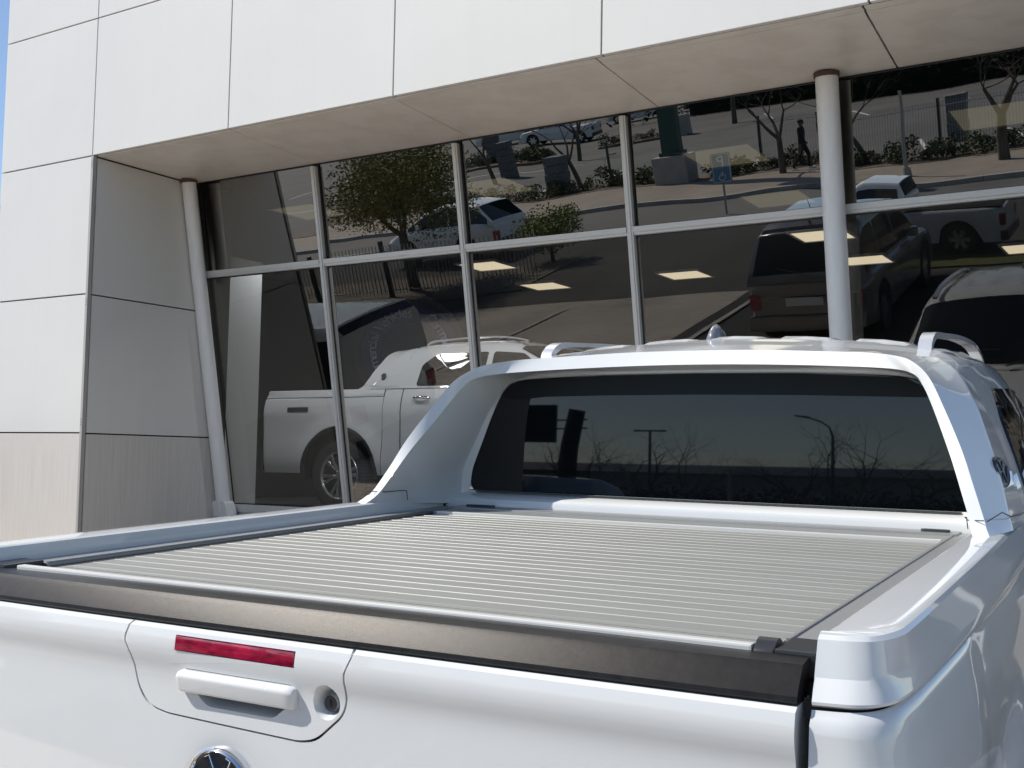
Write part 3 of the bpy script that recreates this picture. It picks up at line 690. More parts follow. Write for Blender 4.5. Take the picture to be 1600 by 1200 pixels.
    stn = [(1.0, 0, 1., 1.), (1.0, .25, 1., 1.035), (1., .65, 1., 1.055), (1., 1.0, .995, 1.04), (1, 1.18, .99, 1.0), (1, 1.26, .985, .965), (1, 1.40, .985, .80), (1, 1.62, .98, .53), (1, 1.85, .975, .26), (1, 2.02, .97, .06), (1, 2.06, .97, -.02)]
    def cabpt(j, i):
        """bilinear surface: j station param, i section param (0 belt .. 12 roof centre)"""
        def at(st, q):
            k = min(int(q), 11); t = q-k; a = Vector(P0[k]).lerp(Vector(P0[k+1]), t)
            _, dy, sx, sz = st
            w = min(1, dy/.25); yb = a.y*(1-w)+1.83*w
            return Vector((a.x*sx, yb+dy, .029+(a.z-.029)*sz))
        k = min(int(j), len(stn)-2); t = j-k; return at(stn[k], i).lerp(at(stn[k+1], i), t)
    bm = bmesh.new(); rows = []
    for jj in range((len(stn)-1)*3+1):
        h = [cabpt(jj/3, i/3) for i in range(37)]; rows.append([tuple(p) for p in h]+[(-p.x, p.y, p.z) for p in h[-2::-1]])
    grid(bm, rows); cab = tpart('cab', bm, pm, T, 35)
    def cab_find(y, z, s):
        """X of the cab side at (y, z)"""
        best = None
        for i in range(0, 110):
            q = i/10
            # station for y
            lo, hi = 0., len(stn)-1.
            for _ in range(16):
                mid = (lo+hi)/2
                if cabpt(mid, q).y < y: lo = mid
                else: hi = mid
            p = cabpt(lo, q)
            if best is None or abs(p.z-z) < abs(best.z-z): best = p
            if p.z > z+.02: break
        return s*best.x
    def pane(name, outline, s, m, off=.008):
        out = rounded(outline, .035, 4); c = Vector((sum(u for u, v in out)/len(out), sum(v for u, v in out)/len(out)))
        bm = bmesh.new(); rows = []
        for f in (1.0, .99, .75, .5, .25, .02):
            r = []
            for u, v in out:
                y = c.x+(u-c.x)*f; z = c.y+(v-c.y)*f; x = cab_find(y, z, s); r.append((x+s*(off if f < 1 else -.002), y, z))
            rows.append(r)
        grid(bm, rows, True); return tpart(name, bm, m, T, 40)
    for s in (1, -1):
        pane('side_window', [(2.00, .05), (2.80, .045), (2.80, .385), (2.18, .375), (2.03, .27)], s, M['carglass'])
        pane('side_window', [(2.86, .045), (3.62, .045), (3.18, .36), (2.86, .385)], s, M['carglass'])
        skin('rear_door', 1.86, 2.80, .028, T, s, pm); skin('front_door', 2.812, 3.74, .028, T, s, pm)
        skin('cab_corner', 1.628, 1.848, .028, T, s, pm)
        skin('front_fender', 3.752, 5.0, lambda y: .028-.09*smoothstep(3.75, 4.3, y)-.10*smoothstep(4.3, 5.0, y), T, s, pm)
        for yy in (1.854, 2.806, 3.746):                               # door gaps
            bm = bmesh.new(); grid(bm, [[(s*(skinx(yy, z)-.010), yy-.010, z), (s*(skinx(yy, z)-.010), yy+.010, z)] for z in lin(.028, -.86, 14)]); tpart('seam', bm, M['rubber'], T)
        bm = bmesh.new(); grid(bm, [[(s*(skinx(1.622, z)-.010), 1.612, z), (s*(skinx(1.622, z)-.010), 1.634, z)] for z in lin(.02, -.86, 14)]); tpart('seam', bm, M['rubber'], T)
        for yy in (2.0, 2.96):                                         # door handles
            bm = bmesh.new(); tube(bm, [(s*(.905), yy, -.075), (s*.945, yy+.03, -.072), (s*.95, yy+.10, -.07), (s*.945, yy+.17, -.072), (s*.905, yy+.20, -.075)], [.012, .013, .014, .013, .012], 10); tpart('door_handle', bm, M['chrome'], T, 60)
        # mirror
        bm = bmesh.new(); box(bm, -.07, .10, -.05, .05, -.085, .085, .035); bmesh.ops.transform(bm, matrix=Matrix.Translation((s*1.02, 3.52, .085)), verts=bm.verts); mr = tpart('door_mirror', bm, M['chrome'], T, 50)
        bm = bmesh.new(); tube(bm, [(s*.86, 3.55, .03), (s*.98, 3.53, .04)], .025, 8); tpart('mirror_arm', bm, M['plastic_s'], mr)
        # roof rail
        pts = [(.607, 1.95, .462), (.607, 1.965, .492), (.607, 2.02, .520), (.607, 2.12, .531), (.612, 2.5, .545), (.612, 2.85, .540), (.608, 3.08, .510), (.606, 3.16, .485)]
        c = crom(pts, 40); bm = bmesh.new(); rows = []
        for k, p in enumerate(c):
            d = (c[min(k+1, 39)]-c[max(k-1, 0)]).normalized(); up = Vector((1, 0, 0)).cross(d).normalized()
            hw = .023; hh = .009+.006*(1-smoothstep(0, 9, k))
            ring = [(hw*cos(a), hh*sin(a)) for a in [2*pi*q/12+.26 for q in range(12)]]
            ring = [(max(-hw*.82, min(hw*.82, u*1.25)), max(-hh*.8, min(hh*.8, v*1.3))) for u, v in ring]
            rows.append([tuple(Vector((s*(p.x+u), p.y, p.z)) + up*v) for u, v in ring])
        V = grid(bm, rows, True); bm.faces.new(V[0][::-1]); bm.faces.new(V[-1]); rl = tpart('roof_rail', bm, M['railpaint'], T, 40)
        # wheels
        for ax in (AX_R, AX_F):
            wc = Vector((s*.80, ax, WZ)); 
            def ringp(bm, prof, n=40):
                rows = [[(wc.x+s*o, wc.y+r*cos(a), wc.z+r*sin(a)) for r, o in prof] for a in [2*pi*k/n for k in range(n)]]; rows.append(rows[0]); grid(bm, rows); bmesh.ops.remove_doubles(bm, verts=bm.verts, dist=1e-5)
            bm = bmesh.new(); ringp(bm, [(.25, -.12), (.36, -.125), (.383, -.10), (.385, 0), (.383, .09), (.36, .118), (.30, .124), (.255, .115), (.25, .10)]); w = tpart('wheel', bm, M['tyre'], T, 40)
            bm = bmesh.new(); ringp(bm, [(.255, .112), (.245, .118), (.232, .105), (.225, .02), (.0001, .01)]); tpart('rim_barrel', bm, M['darkrim'], w, 40)
            bm = bmesh.new(); ringp(bm, [(.256, .112), (.250, .122), (.238, .118), (.230, .10)]); tpart('rim_lip', bm, M['rim'], w, 40)
            for k in range(6):
                a0 = 2*pi*k/6+.2; bm = bmesh.new()
                for da in (-.13, .13):
                    o2 = [(.045, a0-.18+da*.8), (.045, a0+.18+da*.8), (.15, a0+.08+da), (.236, a0+.10+da*1.35), (.236, a0-.10+da*1.35), (.15, a0-.08+da)]
                    prism(bm, [(r*cos(a), r*sin(a)) for r, a in o2], lambda u, v, d: (wc.x+s*d, wc.y+u, wc.z+v), .06, .105, .004, 1)
                tpart('spoke', bm, M['rim'], w)
            bm = bmesh.new(); bmesh.ops.create_cone(bm, cap_ends=True, segments=24, radius1=.055, radius2=.045, depth=.03, matrix=Matrix.Translation((wc.x+s*.10, wc.y, wc.z)) @ Matrix.Rotation(s*pi/2, 4, 'Y')); tpart('hub_cap', bm, M['rim'], w, 40)
            # arch liner
            bm = bmesh.new(); rows = []
            for k in range(25):
                a = -.1+(pi+.2)*k/24; rows.append([(s*x, ax+(ARCH-.006)*cos(a), WZ+(ARCH-.006)*sin(a)) for x in (.55, .70, .80, .92)])
            grid(bm, rows); tpart('arch_liner', bm, M['liner'], T, 60)
            bm = bmesh.new(); rows = []                                 # dark arch moulding
            for k in range(31):
                a = -.05+(pi+.1)*k/30; yy, zz = cos(a), sin(a)
                xo = skinx(ax+(ARCH+.01)*yy, max(-.86, WZ+(ARCH+.01)*zz))
                rows.append([(s*(xo+e), ax+r*yy, WZ+r*zz) for r, e in ((ARCH-.012, -.03), (ARCH-.012, .004), (ARCH, .008), (ARCH+.022, .006), (ARCH+.026, -.004))])
            grid(bm, rows); tpart('arch_moulding', bm, M['charcoal'], T, 50)
        # side step
        bm = bmesh.new(); tube(bm, [(s*.86, 1.75, -.93), (s*.93, 1.9, -.93), (s*.93, 3.45, -.93), (s*.86, 3.6, -.93)], .035, 12); tpart('side_step', bm, M['charcoal'], T, 50)
        # off-road decal on the bed side: dark plaque
        bm = bmesh.new(); prism(bm, rounded([(.33, -.155), (.62, -.155), (.62, -.205), (.33, -.205)], .01), lambda u, v, d: (s*(skinx(u, v)+d), u, v), .001, .004); tpart('side_plaque', bm, M['charcoal'], T)
        hl = bmesh.new(); rows = []
        for z in (-.16, -.17, -.24, -.32, -.33):
            e = .008 if -.33 < z < -.16 else -.01
            rows.append([(s*x, 5.035-.30*(x/.9)**2.6+e+(z+.3)*.02, z) for x in lin(.44, .80, 12)])
        grid(hl, rows); tpart('headlight', hl, M['headlamp'], T, 40)
    # roof ribs, fin
    for xc in (-.46, -.23, 0, .23, .46):
        bm = bmesh.new(); rows = []
        for yy, h in ((2.05, -.004), (2.10, .007), (2.2, .009), (2.9, .008), (3.0, -.006)):
            r = []
            for u, hh in ((-.085, -.004), (-.065, 1), (0, 1.15), (.065, 1), (.085, -.004)):
                x = xc+u*(1-.1*(yy < 2.1)); zc = lerp_pts([(0, .519), (.2, .514), (.45, .498), (.64, .472)], abs(x))
                sz = lerp_pts([(1.97, 1.01), (2.08, 1.035), (2.48, 1.055), (2.83, 1.04), (3.01, 1.0)], yy)
                r.append((x, yy, .029+(zc-.029)*sz+(h*hh if hh > 0 else -.004)))
            rows.append(r)
        grid(bm, rows); tpart('roof_rib', bm, pm, T, 60)
    bm = bmesh.new(); rows = []
    for yy, w, h in ((2.02, .004, .008), (2.03, .019, .022), (2.05, .023, .038), (2.075, .023, .046), (2.11, .021, .040), (2.16, .016, .022), (2.22, .006, .006)):
        zb = .53; h *= 1.25; w *= 1.05; rows.append([(x_-.075, y_+.06, z_) for x_, y_, z_ in ((-w, yy, zb-.02), (-w*.9, yy, zb+h*.3), (-w*.55, yy, zb+h*.8), (-w*.2, yy, zb+h), (w*.2, yy, zb+h), (w*.55, yy, zb+h*.8), (w*.9, yy, zb+h*.3), (w, yy, zb-.02))])
    V = grid(bm, rows); bm.faces.new(V[0]); tpart('antenna_fin', bm, M['darkfin'], T, 50)
    # windscreen with wipers
    bm = bmesh.new(); rows = []
    for j in lin(5.35, 8.75, 12):
        h = []
        for i in lin(8.0+(.3*(j-5.35)/3.4)*-1, 12, 14):
            p = cabpt(j, i); n = Vector((0, .45, .89)); h.append(p+n*.005)
        rows.append([tuple(p) for p in h]+[(-p.x, p.y, p.z) for p in h[-2::-1]])
    grid(bm, rows); ws = tpart('windscreen', bm, M['carglass'], T, 60)
    for x0 in (-.55, .05):
        bm = bmesh.new(); tube(bm, [(x0, 3.86, .075), (x0+.30, 3.74, .165), (x0+.55, 3.72, .17)], .007, 6); tpart('wiper', bm, M['rubber'], T)
    # bonnet
    bm = bmesh.new(); rows = []
    for yy in lin(3.82, 5.0, 22):
        zc = lerp_pts([(3.82, .045), (4.0, .035), (4.4, .0), (4.75, -.05), (4.93, -.10), (5.0, -.15)], yy); w = .83-.10*smoothstep(4.4, 5.0, yy)
        rows.append([(w*u, yy-.16*abs(u)**3*smoothstep(4.4, 5, yy), zc-.085*abs(u)**2.6+.014*(smoothstep(.45, .52, abs(u))-smoothstep(.55, .75, abs(u)))) for u in lin(-1, 1, 41)])
    grid(bm, rows); tpart('bonnet', bm, pm, T, 50)
    bm = bmesh.new()
    for s in (1, -1):
        rows = []
        for yy in lin(3.76, 4.98, 20):
            zc = lerp_pts([(3.82, .045), (4.0, .035), (4.4, .0), (4.75, -.05), (4.93, -.10), (5.0, -.15)], yy)-.090; w = .835-.10*smoothstep(4.4, 5.0, yy)
            zt = .028-.09*smoothstep(3.75, 4.3, yy)-.10*smoothstep(4.3, 5.0, yy); xs2 = skinx(yy, zt)
            y2 = yy-.14*smoothstep(4.4, 5, yy)
            rows.append([(s*w, y2, zc), (s*(w+(xs2-w)*.5), (y2+yy)/2, (zc+zt)/2+.018), (s*xs2, yy, zt)])
        grid(bm, rows)
    tpart('fender_top', bm, pm, T, 60)
    bm = bmesh.new(); rows = []
    for z in lin(-.13, -.92, 12):
        rows.append([(x, 5.02-.30*(abs(x)/.9)**2.6+(.03*smoothstep(-.4, -.6, z)), z) for x in lin(-.86, .86, 31)])
    grid(bm, rows); tpart('front_bumper', bm, pm, T, 60)
    bm = bmesh.new(); prism(bm, rounded([(-.44, -.16), (.44, -.16), (.42, -.44), (-.42, -.44)], .03), lambda u, v, d: (u, 5.035-.30*(abs(u)/.9)**2.6+d, v), .0, .012); gr = tpart('grille', bm, M['plastic_s'], T)
    for z in (-.21, -.28, -.35, -.41):
        bm = bmesh.new(); prism(bm, [(-.42, z), (-.2, z), (0, z), (.2, z), (.42, z), (.42, z-.014), (.2, z-.014), (0, z-.014), (-.2, z-.014), (-.42, z-.014)], lambda u, v, d: (u, 5.035-.30*(abs(u)/.9)**2.6+d, v), .013, .02); tpart('grille_bar', bm, M['chrome'], gr)
    bm = bmesh.new(); prism(bm, rounded([(-.55, -.58), (.55, -.58), (.50, -.76), (-.50, -.76)], .03), lambda u, v, d: (u, 5.06-.30*(abs(u)/.9)**2.6+d, v), .0, .012); tpart('lower_intake', bm, M['plastic_s'], T)
    return T
M['railpaint'] = mat('silver_rail_paint', (.45, .46, .49), .3, metal=.2, coat=1.)
M['darkfin'] = mat('grey_antenna_paint', (.13, .135, .15), .25, coat=1.)
truck = make_pickup('white double cab pickup in front with grey slatted roller cover over its bed')
truck.location = ROOT
truck.rotation_euler = Matrix(((.998745, -.048435, .012768), (.048944, .997868, -.043175), (-.01065, .043746, .998986))).to_euler()
truck2 = copy_tree(truck)
truck2['label'] = 'white double cab pickup parked sideways inside the showroom, seen through the left panes'
truck2.rotation_euler = (0, 0, -pi/2+.01); truck2.scale = (1.0, 1.0, 1.0)
truck2.location = (-7.83-1.06, 10.0, FLOOR)
for o in [c for c in truck.children if c.name.startswith('side_plaque')]: bpy.data.objects.remove(o)

# ------------------------------------------------------------------ the street behind the camera (mirrored in the glass)
def qsheet(name, x0, x1, y0, y1, m, z=.006, h=0., n=2):
    bm = bmesh.new(); box(bm, x0, x1, y0, y1, z-.1, z+h) if h else grid(bm, [[(x, y, z) for x in lin(x0, x1, n)] for y in lin(y0, y1, n)])
    return struct(mesh_obj(name, bm, m))
qsheet('footway', -45, 30, -21.9, -17.65, M['footway'], .0, .11)
qsheet('planting_bed', -45, 30, -23.6, -21.905, M['soil'], .0, .125)
bm = bmesh.new()
for i in range(75): box(bm, -45+i+.004, -45+i+.996, -17.64, -17.50, -.05, .125, .008)
stuff(mesh_obj('kerb_stones', bm, M['concrete']))
qsheet('grass_strip', -7.5, 6, -7.9, -6.5, M['grass'], .0, .03)
qsheet('footway_verge', -30, -13.2, -9.9, -7.1, M['footway'], .0, .03)
bm = bmesh.new()
for k in range(10): prism(bm, [(-23+3*k, -25.2), (-22.88+3*k, -25.2), (-24.0+3*k, -29.5), (-24.12+3*k, -29.5)], lambda u, v, d: (u, v, d), .006, .009)
for k in range(12): prism(bm, [(-60+5*k, -46.), (-59.85+5*k, -46.), (-62.0+5*k, -51), (-62.15+5*k, -51)], lambda u, v, d: (u, v, d), .006, .009)
box(bm, -70, -26, -35.1, -34.95, .006, .009)
for x in (-3.05, -7.0, -10.9): prism(bm, [(x, -5.2), (x+.1, -5.2), (x+.1, 1.), (x, 1.)], lambda u, v, d: (u, v, H(u, v)+d), .008, .011)
struct(mesh_obj('bay_markings', bm, M['roadpaint']))
for x0, x1, y0, y1 in ((-36, -30.5, -41.5, -38.8), (-29.5, -25, -45, -43.2)):
    bm = bmesh.new(); prism(bm, rounded([(x0, y0), (x1, y0), (x1, y1), (x0, y1)], 1.), lambda u, v, d: (u, v, d), 0, .13); struct(mesh_obj('planted_island', bm, M['soil']))

def leaf_mesh(name, n, rx, ry, rz, size, seed, shell=.5, lobes=5, squash=1.):
    rnd = random.Random(seed); bm = bmesh.new()
    L = [(Vector((rnd.uniform(-.6, .6)*rx, rnd.uniform(-.6, .6)*ry, rnd.uniform(-.45, .6)*rz)), rnd.uniform(.35, .6)) for _ in range(lobes)]
    for _ in range(n):
        c, r = rnd.choice(L)
        d = Vector((rnd.gauss(0, 1), rnd.gauss(0, 1), rnd.gauss(0, 1))).normalized()*(rnd.random()**shell)
        p = c+Vector((d.x*rx*r, d.y*ry*r, d.z*rz*r)); s = size*rnd.uniform(.6, 1.3)
        a = Vector((rnd.gauss(0, 1), rnd.gauss(0, 1), rnd.gauss(0, .6))).normalized(); b = a.orthogonal().normalized()
        b = (b*cos(rnd.random()*6)+a.cross(b)*sin(rnd.random()*6)).normalized()*.45
        bm.faces.new([bm.verts.new(p+a*s), bm.verts.new(p+b*s), bm.verts.new(p-a*s), bm.verts.new(p-b*s)])
    me = bpy.data.meshes.new(name); bm.to_mesh(me); bm.free(); return me
def branch(bm, p, d, L, r, depth, rnd, flat=.0, n=5, tips=None, spread=.55):
    pts = [p]; rs = [r]; q = p.copy(); dd = d.copy()
    for k in range(3):
        dd = (dd+Vector((rnd.gauss(0, .13), rnd.gauss(0, .13), rnd.gauss(.02, .10)))).normalized(); q = q+dd*L/3; pts.append(q.copy()); rs.append(r*(1-.14*(k+1)))
    tube(bm, pts, rs, n, depth == 0)
    if depth == 0:
        if tips is not None: tips.append(q)
        return
    for k in range(rnd.choice((2, 3, 3))):
        nd_ = (dd+Vector((rnd.gauss(0, spread), rnd.gauss(0, spread), rnd.gauss(.05, spread*(.7-flat))))).normalized()
        if flat: nd_.z *= (1-flat*.6); nd_.normalize()
        branch(bm, q, nd_, L*rnd.uniform(.62, .85), rs[-1]*.72, depth-1, rnd, flat, 4 if depth > 1 else 3, tips, spread)
def tree(name, label, loc, h, r, depth, seed, flat=0., leaf=None, lean=(0, 0), group=None, cat='tree'):
    rnd = random.Random(seed); t = thing(name, label, cat, loc, None, group)
    bm = bmesh.new(); tips = []
    tr = h*.34; top = Vector((lean[0], lean[1], tr)); tube(bm, [(0, 0, -.1), top*.5+Vector((rnd.uniform(-.05, .05), 0, 0)), top], [r*1.15, r*.95, r*.8], 8)
    mesh_obj('trunk', bm, M['bark'], t, 60)
    bm = bmesh.new()
    for k in range(3+(flat > 0)):
        a = 2*pi*k/(3+(flat > 0))+rnd.random(); branch(bm, top-Vector((0, 0, .05)), Vector((cos(a)*.6, sin(a)*.6, .9-.4*flat)).normalized(), h*.27, r*.55, depth, rnd, flat, 6, tips)
    mesh_obj('branches', bm, M['bark'], t)
    if leaf:
        m, n, size, cr = leaf
        lm = leaf_mesh('crown', n, cr, cr, h*.40, size, seed, .42, 22); o = mesh_obj('crown', lm, M[m], t); o.location = (lean[0], lean[1], h*.60)
    return t
tree('leafy_tree', 'round leafy olive tree mirrored in the second upper pane from the left', (-17.0, -8.3, 0), 3.75, .14, 3, 3, 0, ('leaf1', 24000, .045, 2.0))
tree('feathery_bush', 'low feathery yellow green bush mirrored above the transom in the third bay', (-14.0, -10.2, 0), 1.35, .05, 2, 5, 0, ('leaf3', 4200, .045, .95), cat='bush')
tree('bare_tree', 'slim bare street tree mirrored beside a square stone pillar in the third bay', (-20.3, -24, 0), 3.6, .10, 4, 11, 0, None, (-.5, 0))
tree('bare_tree', 'bare street tree mirrored left of the walking person', (-11.5, -21, .1), 3.4, .11, 4, 12, 0, None, (0, 0))
tree('bare_tree', 'forked bare tree mirrored at the right edge of the upper glass', (-4.9, -20.2, .1), 3.6, .13, 4, 14, 0, None, (0, 0))
tree('bare_tree', 'leaning bare tree mirrored just right of the round column', (-9.4, -23.2, .1), 3.4, .09, 4, 15, 0, None, (-.6, 0))
tree('bare_tree', 'thin bare tree mirrored near the second mullion', (-28.2, -30.5, 0), 4., .10, 4, 16, 0, None, (-.4, 0))
tree('bare_tree', 'dark bare tree mirrored in front of the parked white pickups', (-27.5, -37.5, 0), 4., .12, 4, 17, .2, None, (.2, 0))
tree('bare_tree', 'bare tree mirrored behind the concrete block at the top of the fourth bay', (-22.6, -47.3, .1), 4.5, .13, 4, 18, .2, None, (.1, 0))
for i, (x, y, lab) in enumerate(((-29.0, -73.5, 'wide flat bare tree mirrored left of centre in the truck rear window'), (-18.0, -74, 'wide flat bare tree mirrored behind the curved lamp in the truck rear window'), (-9.6, -74, 'wide flat bare tree mirrored at the right end of the truck rear window'))):
    tree('bare_tree', lab, (x, y, 0), 6.6-.2*i, .36, 6, 31+i, .8, None, (.1, 0))
# shrubs in the beds
smesh = [leaf_mesh('shrub', 420, .52, .45, .34, .05, 50+k, .4, 6) for k in range(4)]
SH = 'low shrubs in the bed along the footway'; rr = random.Random(4)
def shrub(x, y, z, sc, label, group, m='leaf2'):
    o = mesh_obj('shrub', smesh[rr.randrange(4)] , M[m]); o.location = (x, y, z+.20*sc); o.rotation_euler = (0, 0, rr.uniform(0, 6)); o.scale = (sc*rr.uniform(.9, 1.2), sc*rr.uniform(.9, 1.1), sc*rr.uniform(.9, 1.25)); tag(o, label, 'shrub', group)
x = -30.
while x < 1.5:
    if not (-16.6 < x < -14.8): shrub(x, -22.7+rr.uniform(-.35, .35), .12, rr.uniform(.8, 1.35), 'low shrub in the mirrored street bed ' + ('left of the stone pillar, behind the leafy tree' if x < -21.5 else 'between the stone pillar and the green pylon' if x < -16 else 'between the green pylon and the bare tree' if x < -11.6 else 'between the bare tree and the thin grey pole' if x < -7.4 else 'right of the thin grey pole'), SH)
    x += rr.uniform(.42, .62)
for k in range(14): shrub(-36+k*.42+rr.uniform(-.2, .2), -40.2+rr.uniform(-.7, .7), .12, rr.uniform(.9, 1.5), 'low shrub mirrored on the far kerbed island', 'shrubs on the far island')
for k in range(8): shrub(-29.2+k*.55, -44+rr.uniform(-.4, .4), .12, rr.uniform(.7, 1.2), 'low shrub mirrored on the small island by the road', 'shrubs on the small island')
hb = leaf_mesh('hedge', 14000, 24, 1.5, 2.0, .20, 77, .5, 90); bmh = bmesh.new(); bmh.from_mesh(hb); box(bmh, -17, 17, -.5, .5, -1.1, .75, .1); hb_o = mesh_obj('far_hedge', bmh, M['leaf4'], None, False, False); hb_o.location = (-13, -60, 1.0); stuff(hb_o)
# pillars, posts, pylon, sign, boulder
for i, (x, y, h, lab) in enumerate(((-20.9, -23.2, 1.5, 'dark square stone pillar mirrored in the middle of the third bay'), (-7.3, -27.4, 1.6, 'dark square stone pillar mirrored alone right of the round column'),
        (-10.75, -24.0, 1.7, 'dark stone pillar mirrored beside the walking person'), (-28.9, -33.0, 1.7, 'far stone pillar mirrored on the left of the third bay'), (-34.5, -40.9, 1.7, 'grey stone pillar mirrored standing on the far island'))):
    t = thing('stone_pillar', lab, 'pillar', (x, y, 0), None, 'square stone pillars along the street')
    nr = 5
    for k in range(nr):
        bm = bmesh.new(); e = .01*((k*7+i) % 3); box(bm, -.33-e, .33+e, -.33-e, .33+e, h*k/nr+.004, h*(k+1)/nr-.012, .015); mesh_obj('stone_course', bm, M['stone'], t)
def fence(label, p0, p1, h, spacing, post, rbar, mm='steel', postname='post'):
    t = thing('wire_fence', label, 'fence', (*p0, 0)); d = Vector((p1[0]-p0[0], p1[1]-p0[1], 0)); L = d.length; d.normalize()
    bm = bmesh.new(); n = int(L/spacing)
    for k in range(n):
        p = d*(k*spacing); 
        vs = [bm.verts.new(p+Vector(q)) for q in ((-rbar, 0, .1), (rbar, 0, .1), (rbar, 0, h), (-rbar, 0, h), (0, rbar, .1), (0, rbar, h))]
        bm.faces.new((vs[0], vs[4], vs[5], vs[3])); bm.faces.new((vs[4], vs[1], vs[2], vs[5])); bm.faces.new((vs[1], vs[0], vs[3], vs[2]))
    stuff(mesh_obj('wires', bm, M[mm], t))
    for z in (.2, h-.15):
        bm = bmesh.new(); tube(bm, [Vector((0, .01, z)), d*L+Vector((0, .01, z))], .014, 5); mesh_obj('rail', bm, M[mm], t)
    k = 0.
    while k <= L+.01:
        bm = bmesh.new(); p = d*k; box(bm, p.x-.04, p.x+.04, p.y-.05, p.y+.05, 0, h+.12); mesh_obj(postname, bm, M['darksteel'], t); k += post
fence('fine grey wire fence mirrored behind the shrubs in the right bays', (-13.0, -23.45), (2, -23.45), 1.7, .085, 2.9, .006)
fence('grey palisade fence mirrored in the lower left panes', (-22, -7.6), (-12.8, -7.6), 1.15, .11, 2.4, .014)
t = thing('post', 'slim dark post mirrored next to the third mullion', 'post', (-18.6, -23.2, 0)); bm = bmesh.new(); tube(bm, [(0, 0, 0), (-.03, 0, 1.75)], .055, 8); mesh_obj('shaft', bm, M['darksteel'], t); bm = bmesh.new(); box(bm, .02, .35, -.03, .03, 1.25, 1.31); mesh_obj('bracket', bm, M['steel'], t)
t = thing('signal_pole', 'tall thin grey pole mirrored right of the round column', 'pole', (-7.34, -19.3, .1)); bm = bmesh.new(); tube(bm, [(0, 0, 0), (-.05, 0, 1.2), (-.06, 0, 2.35)], [.06, .05, .045], 10); mesh_obj('shaft', bm, M['steel'], t, 60)
bm = bmesh.new(); tube(bm, [(0, 0, 0), (0, 0, .25)], [.13, .10], 10); mesh_obj('base', bm, M['concrete'], t)
t = thing('pylon_sign', 'green steel pylon on a concrete block mirrored in the fourth bay', 'pylon', (-15.7, -22.3, 0))
bm = bmesh.new(); box(bm, -.62, .62, -.5, .5, 0, 1.05, .02); mesh_obj('plinth', bm, M['concrete'], t)
bm = bmesh.new(); box(bm, -.34, .34, -.2, .2, 1.05, 8.0, .02); mesh_obj('shaft', bm, M['green'], t)
bm = bmesh.new(); box(bm, -.42, .42, -.27, .27, 1.055, 1.18, .01); mesh_obj('collar', bm, M['green'], t)
bm = bmesh.new(); box(bm, -1.3, 1.3, -.25, .25, 8.01, 10.5, .04); mesh_obj('sign_box', bm, M['green'], t)
t = thing('concrete_block', 'small concrete block mirrored at the top of the fourth bay', 'block', (-24.6, -44.2, 0)); bm = bmesh.new(); prism(bm, rounded([(-.7, 0), (.7, 0), (.62, 1.1), (-.6, 1.0)], .1), lambda u, v, d: (u, d, v), -.4, .4, .05); mesh_obj('block', bm, M['concrete'], t)
t = thing('parking_sign', 'small blue disabled parking sign on a post mirrored in the fourth bay', 'sign', (-11.05, -14.6, 0))
bm = bmesh.new(); tube(bm, [(0, -.03, -.05), (0, -.03, 1.65)], .03, 8); mesh_obj('post', bm, M['steel'], t)
bm = bmesh.new(); prism(bm, rounded([(-.27, .86), (.27, .86), (.27, 1.66), (-.27, 1.66)], .04), lambda u, v, d: (u, d, v), .0, .02); mesh_obj('plate', bm, M['signblue'], t)
bm = bmesh.new()
for q in ((-.245, .245, .885, .9), (-.245, .245, 1.62, 1.635), (-.245, -.23, .9, 1.62), (.23, .245, .9, 1.62)): box(bm, *q[:2], .0205, .022, *q[2:])
mesh_obj('border', bm, M['signwhite'], t)
me = text_mesh('P', .42, .002); o = mesh_obj('letter', me, M['signwhite'], t); o.location = (0, .024, 1.42); o.rotation_euler = (pi/2, 0, pi)
bm = bmesh.new(); F2 = lambda pts, w: tube(bm, [(-u, .026, v) for u, v in pts], w, 6)
F2([(.09*cos(a)-.01, .09*sin(a)+1.02) for a in [pi*.75+i*pi/9 for i in range(12)]], .010); F2([(-.03, 1.16), (-.03, 1.06), (.06, 1.06), (.09, .98), (.12, .99)], .013); F2([(-.03, 1.11), (.04, 1.11)], .010); F2([(-.03, 1.19), (-.03, 1.195)], .024)
mesh_obj('wheelchair_symbol', bm, M['signwhite'], t)
# things mirrored in the truck's rear window
t = thing('street_lamp', 'tall curved street lamp mirrored in the truck rear window', 'street lamp', (-14.6, -70.0, 0)); t.scale = (1.25, 1.25, 1.22)
bm = bmesh.new(); tube(bm, [(0, 0, 0), (.05, 0, 4.4), (.02, 0, 5.4), (-.15, 0, 5.9), (-.6, 0, 6.2), (-1.2, 0, 6.4)], [.11, .10, .075, .05, .045, .04], 10); mesh_obj('pole', bm, M['darksteel'], t, 60)
bm = bmesh.new(); prism(bm, rounded([(-1.15, 6.36), (-2.0, 6.50), (-2.0, 6.56), (-1.2, 6.48)], .04), lambda u, v, d: (u, d, v), -.14, .14, .02); mesh_obj('lamp_head', bm, M['darksteel'], t)
t = thing('utility_pole', 'T shaped utility pole mirrored in the truck rear window', 'pole', (-27.2, -70, 0))
bm = bmesh.new(); tube(bm, [(0, 0, 0), (-.1, 0, 6.9)], [.14, .10], 8); mesh_obj('pole', bm, M['darksteel'], t)
bm = bmesh.new(); box(bm, -1.3, 1.1, -.06, .06, 6.82, 6.94); mesh_obj('crossarm', bm, M['darksteel'], t)
t = thing('billboard', 'dark billboard on a thick curved column mirrored at left in the truck rear window', 'billboard', (-33.5, -70, 0)); t.scale = (1.5, 1.5, 1.27)
bm = bmesh.new(); tube(bm, [(-.35, 0, 0), (-.2, 0, 2.), (0, 0, 4.5), (.35, 0, 6.6)], [.50, .50, .45, .42], 14); mesh_obj('column', bm, M['darksteel'], t, 60)
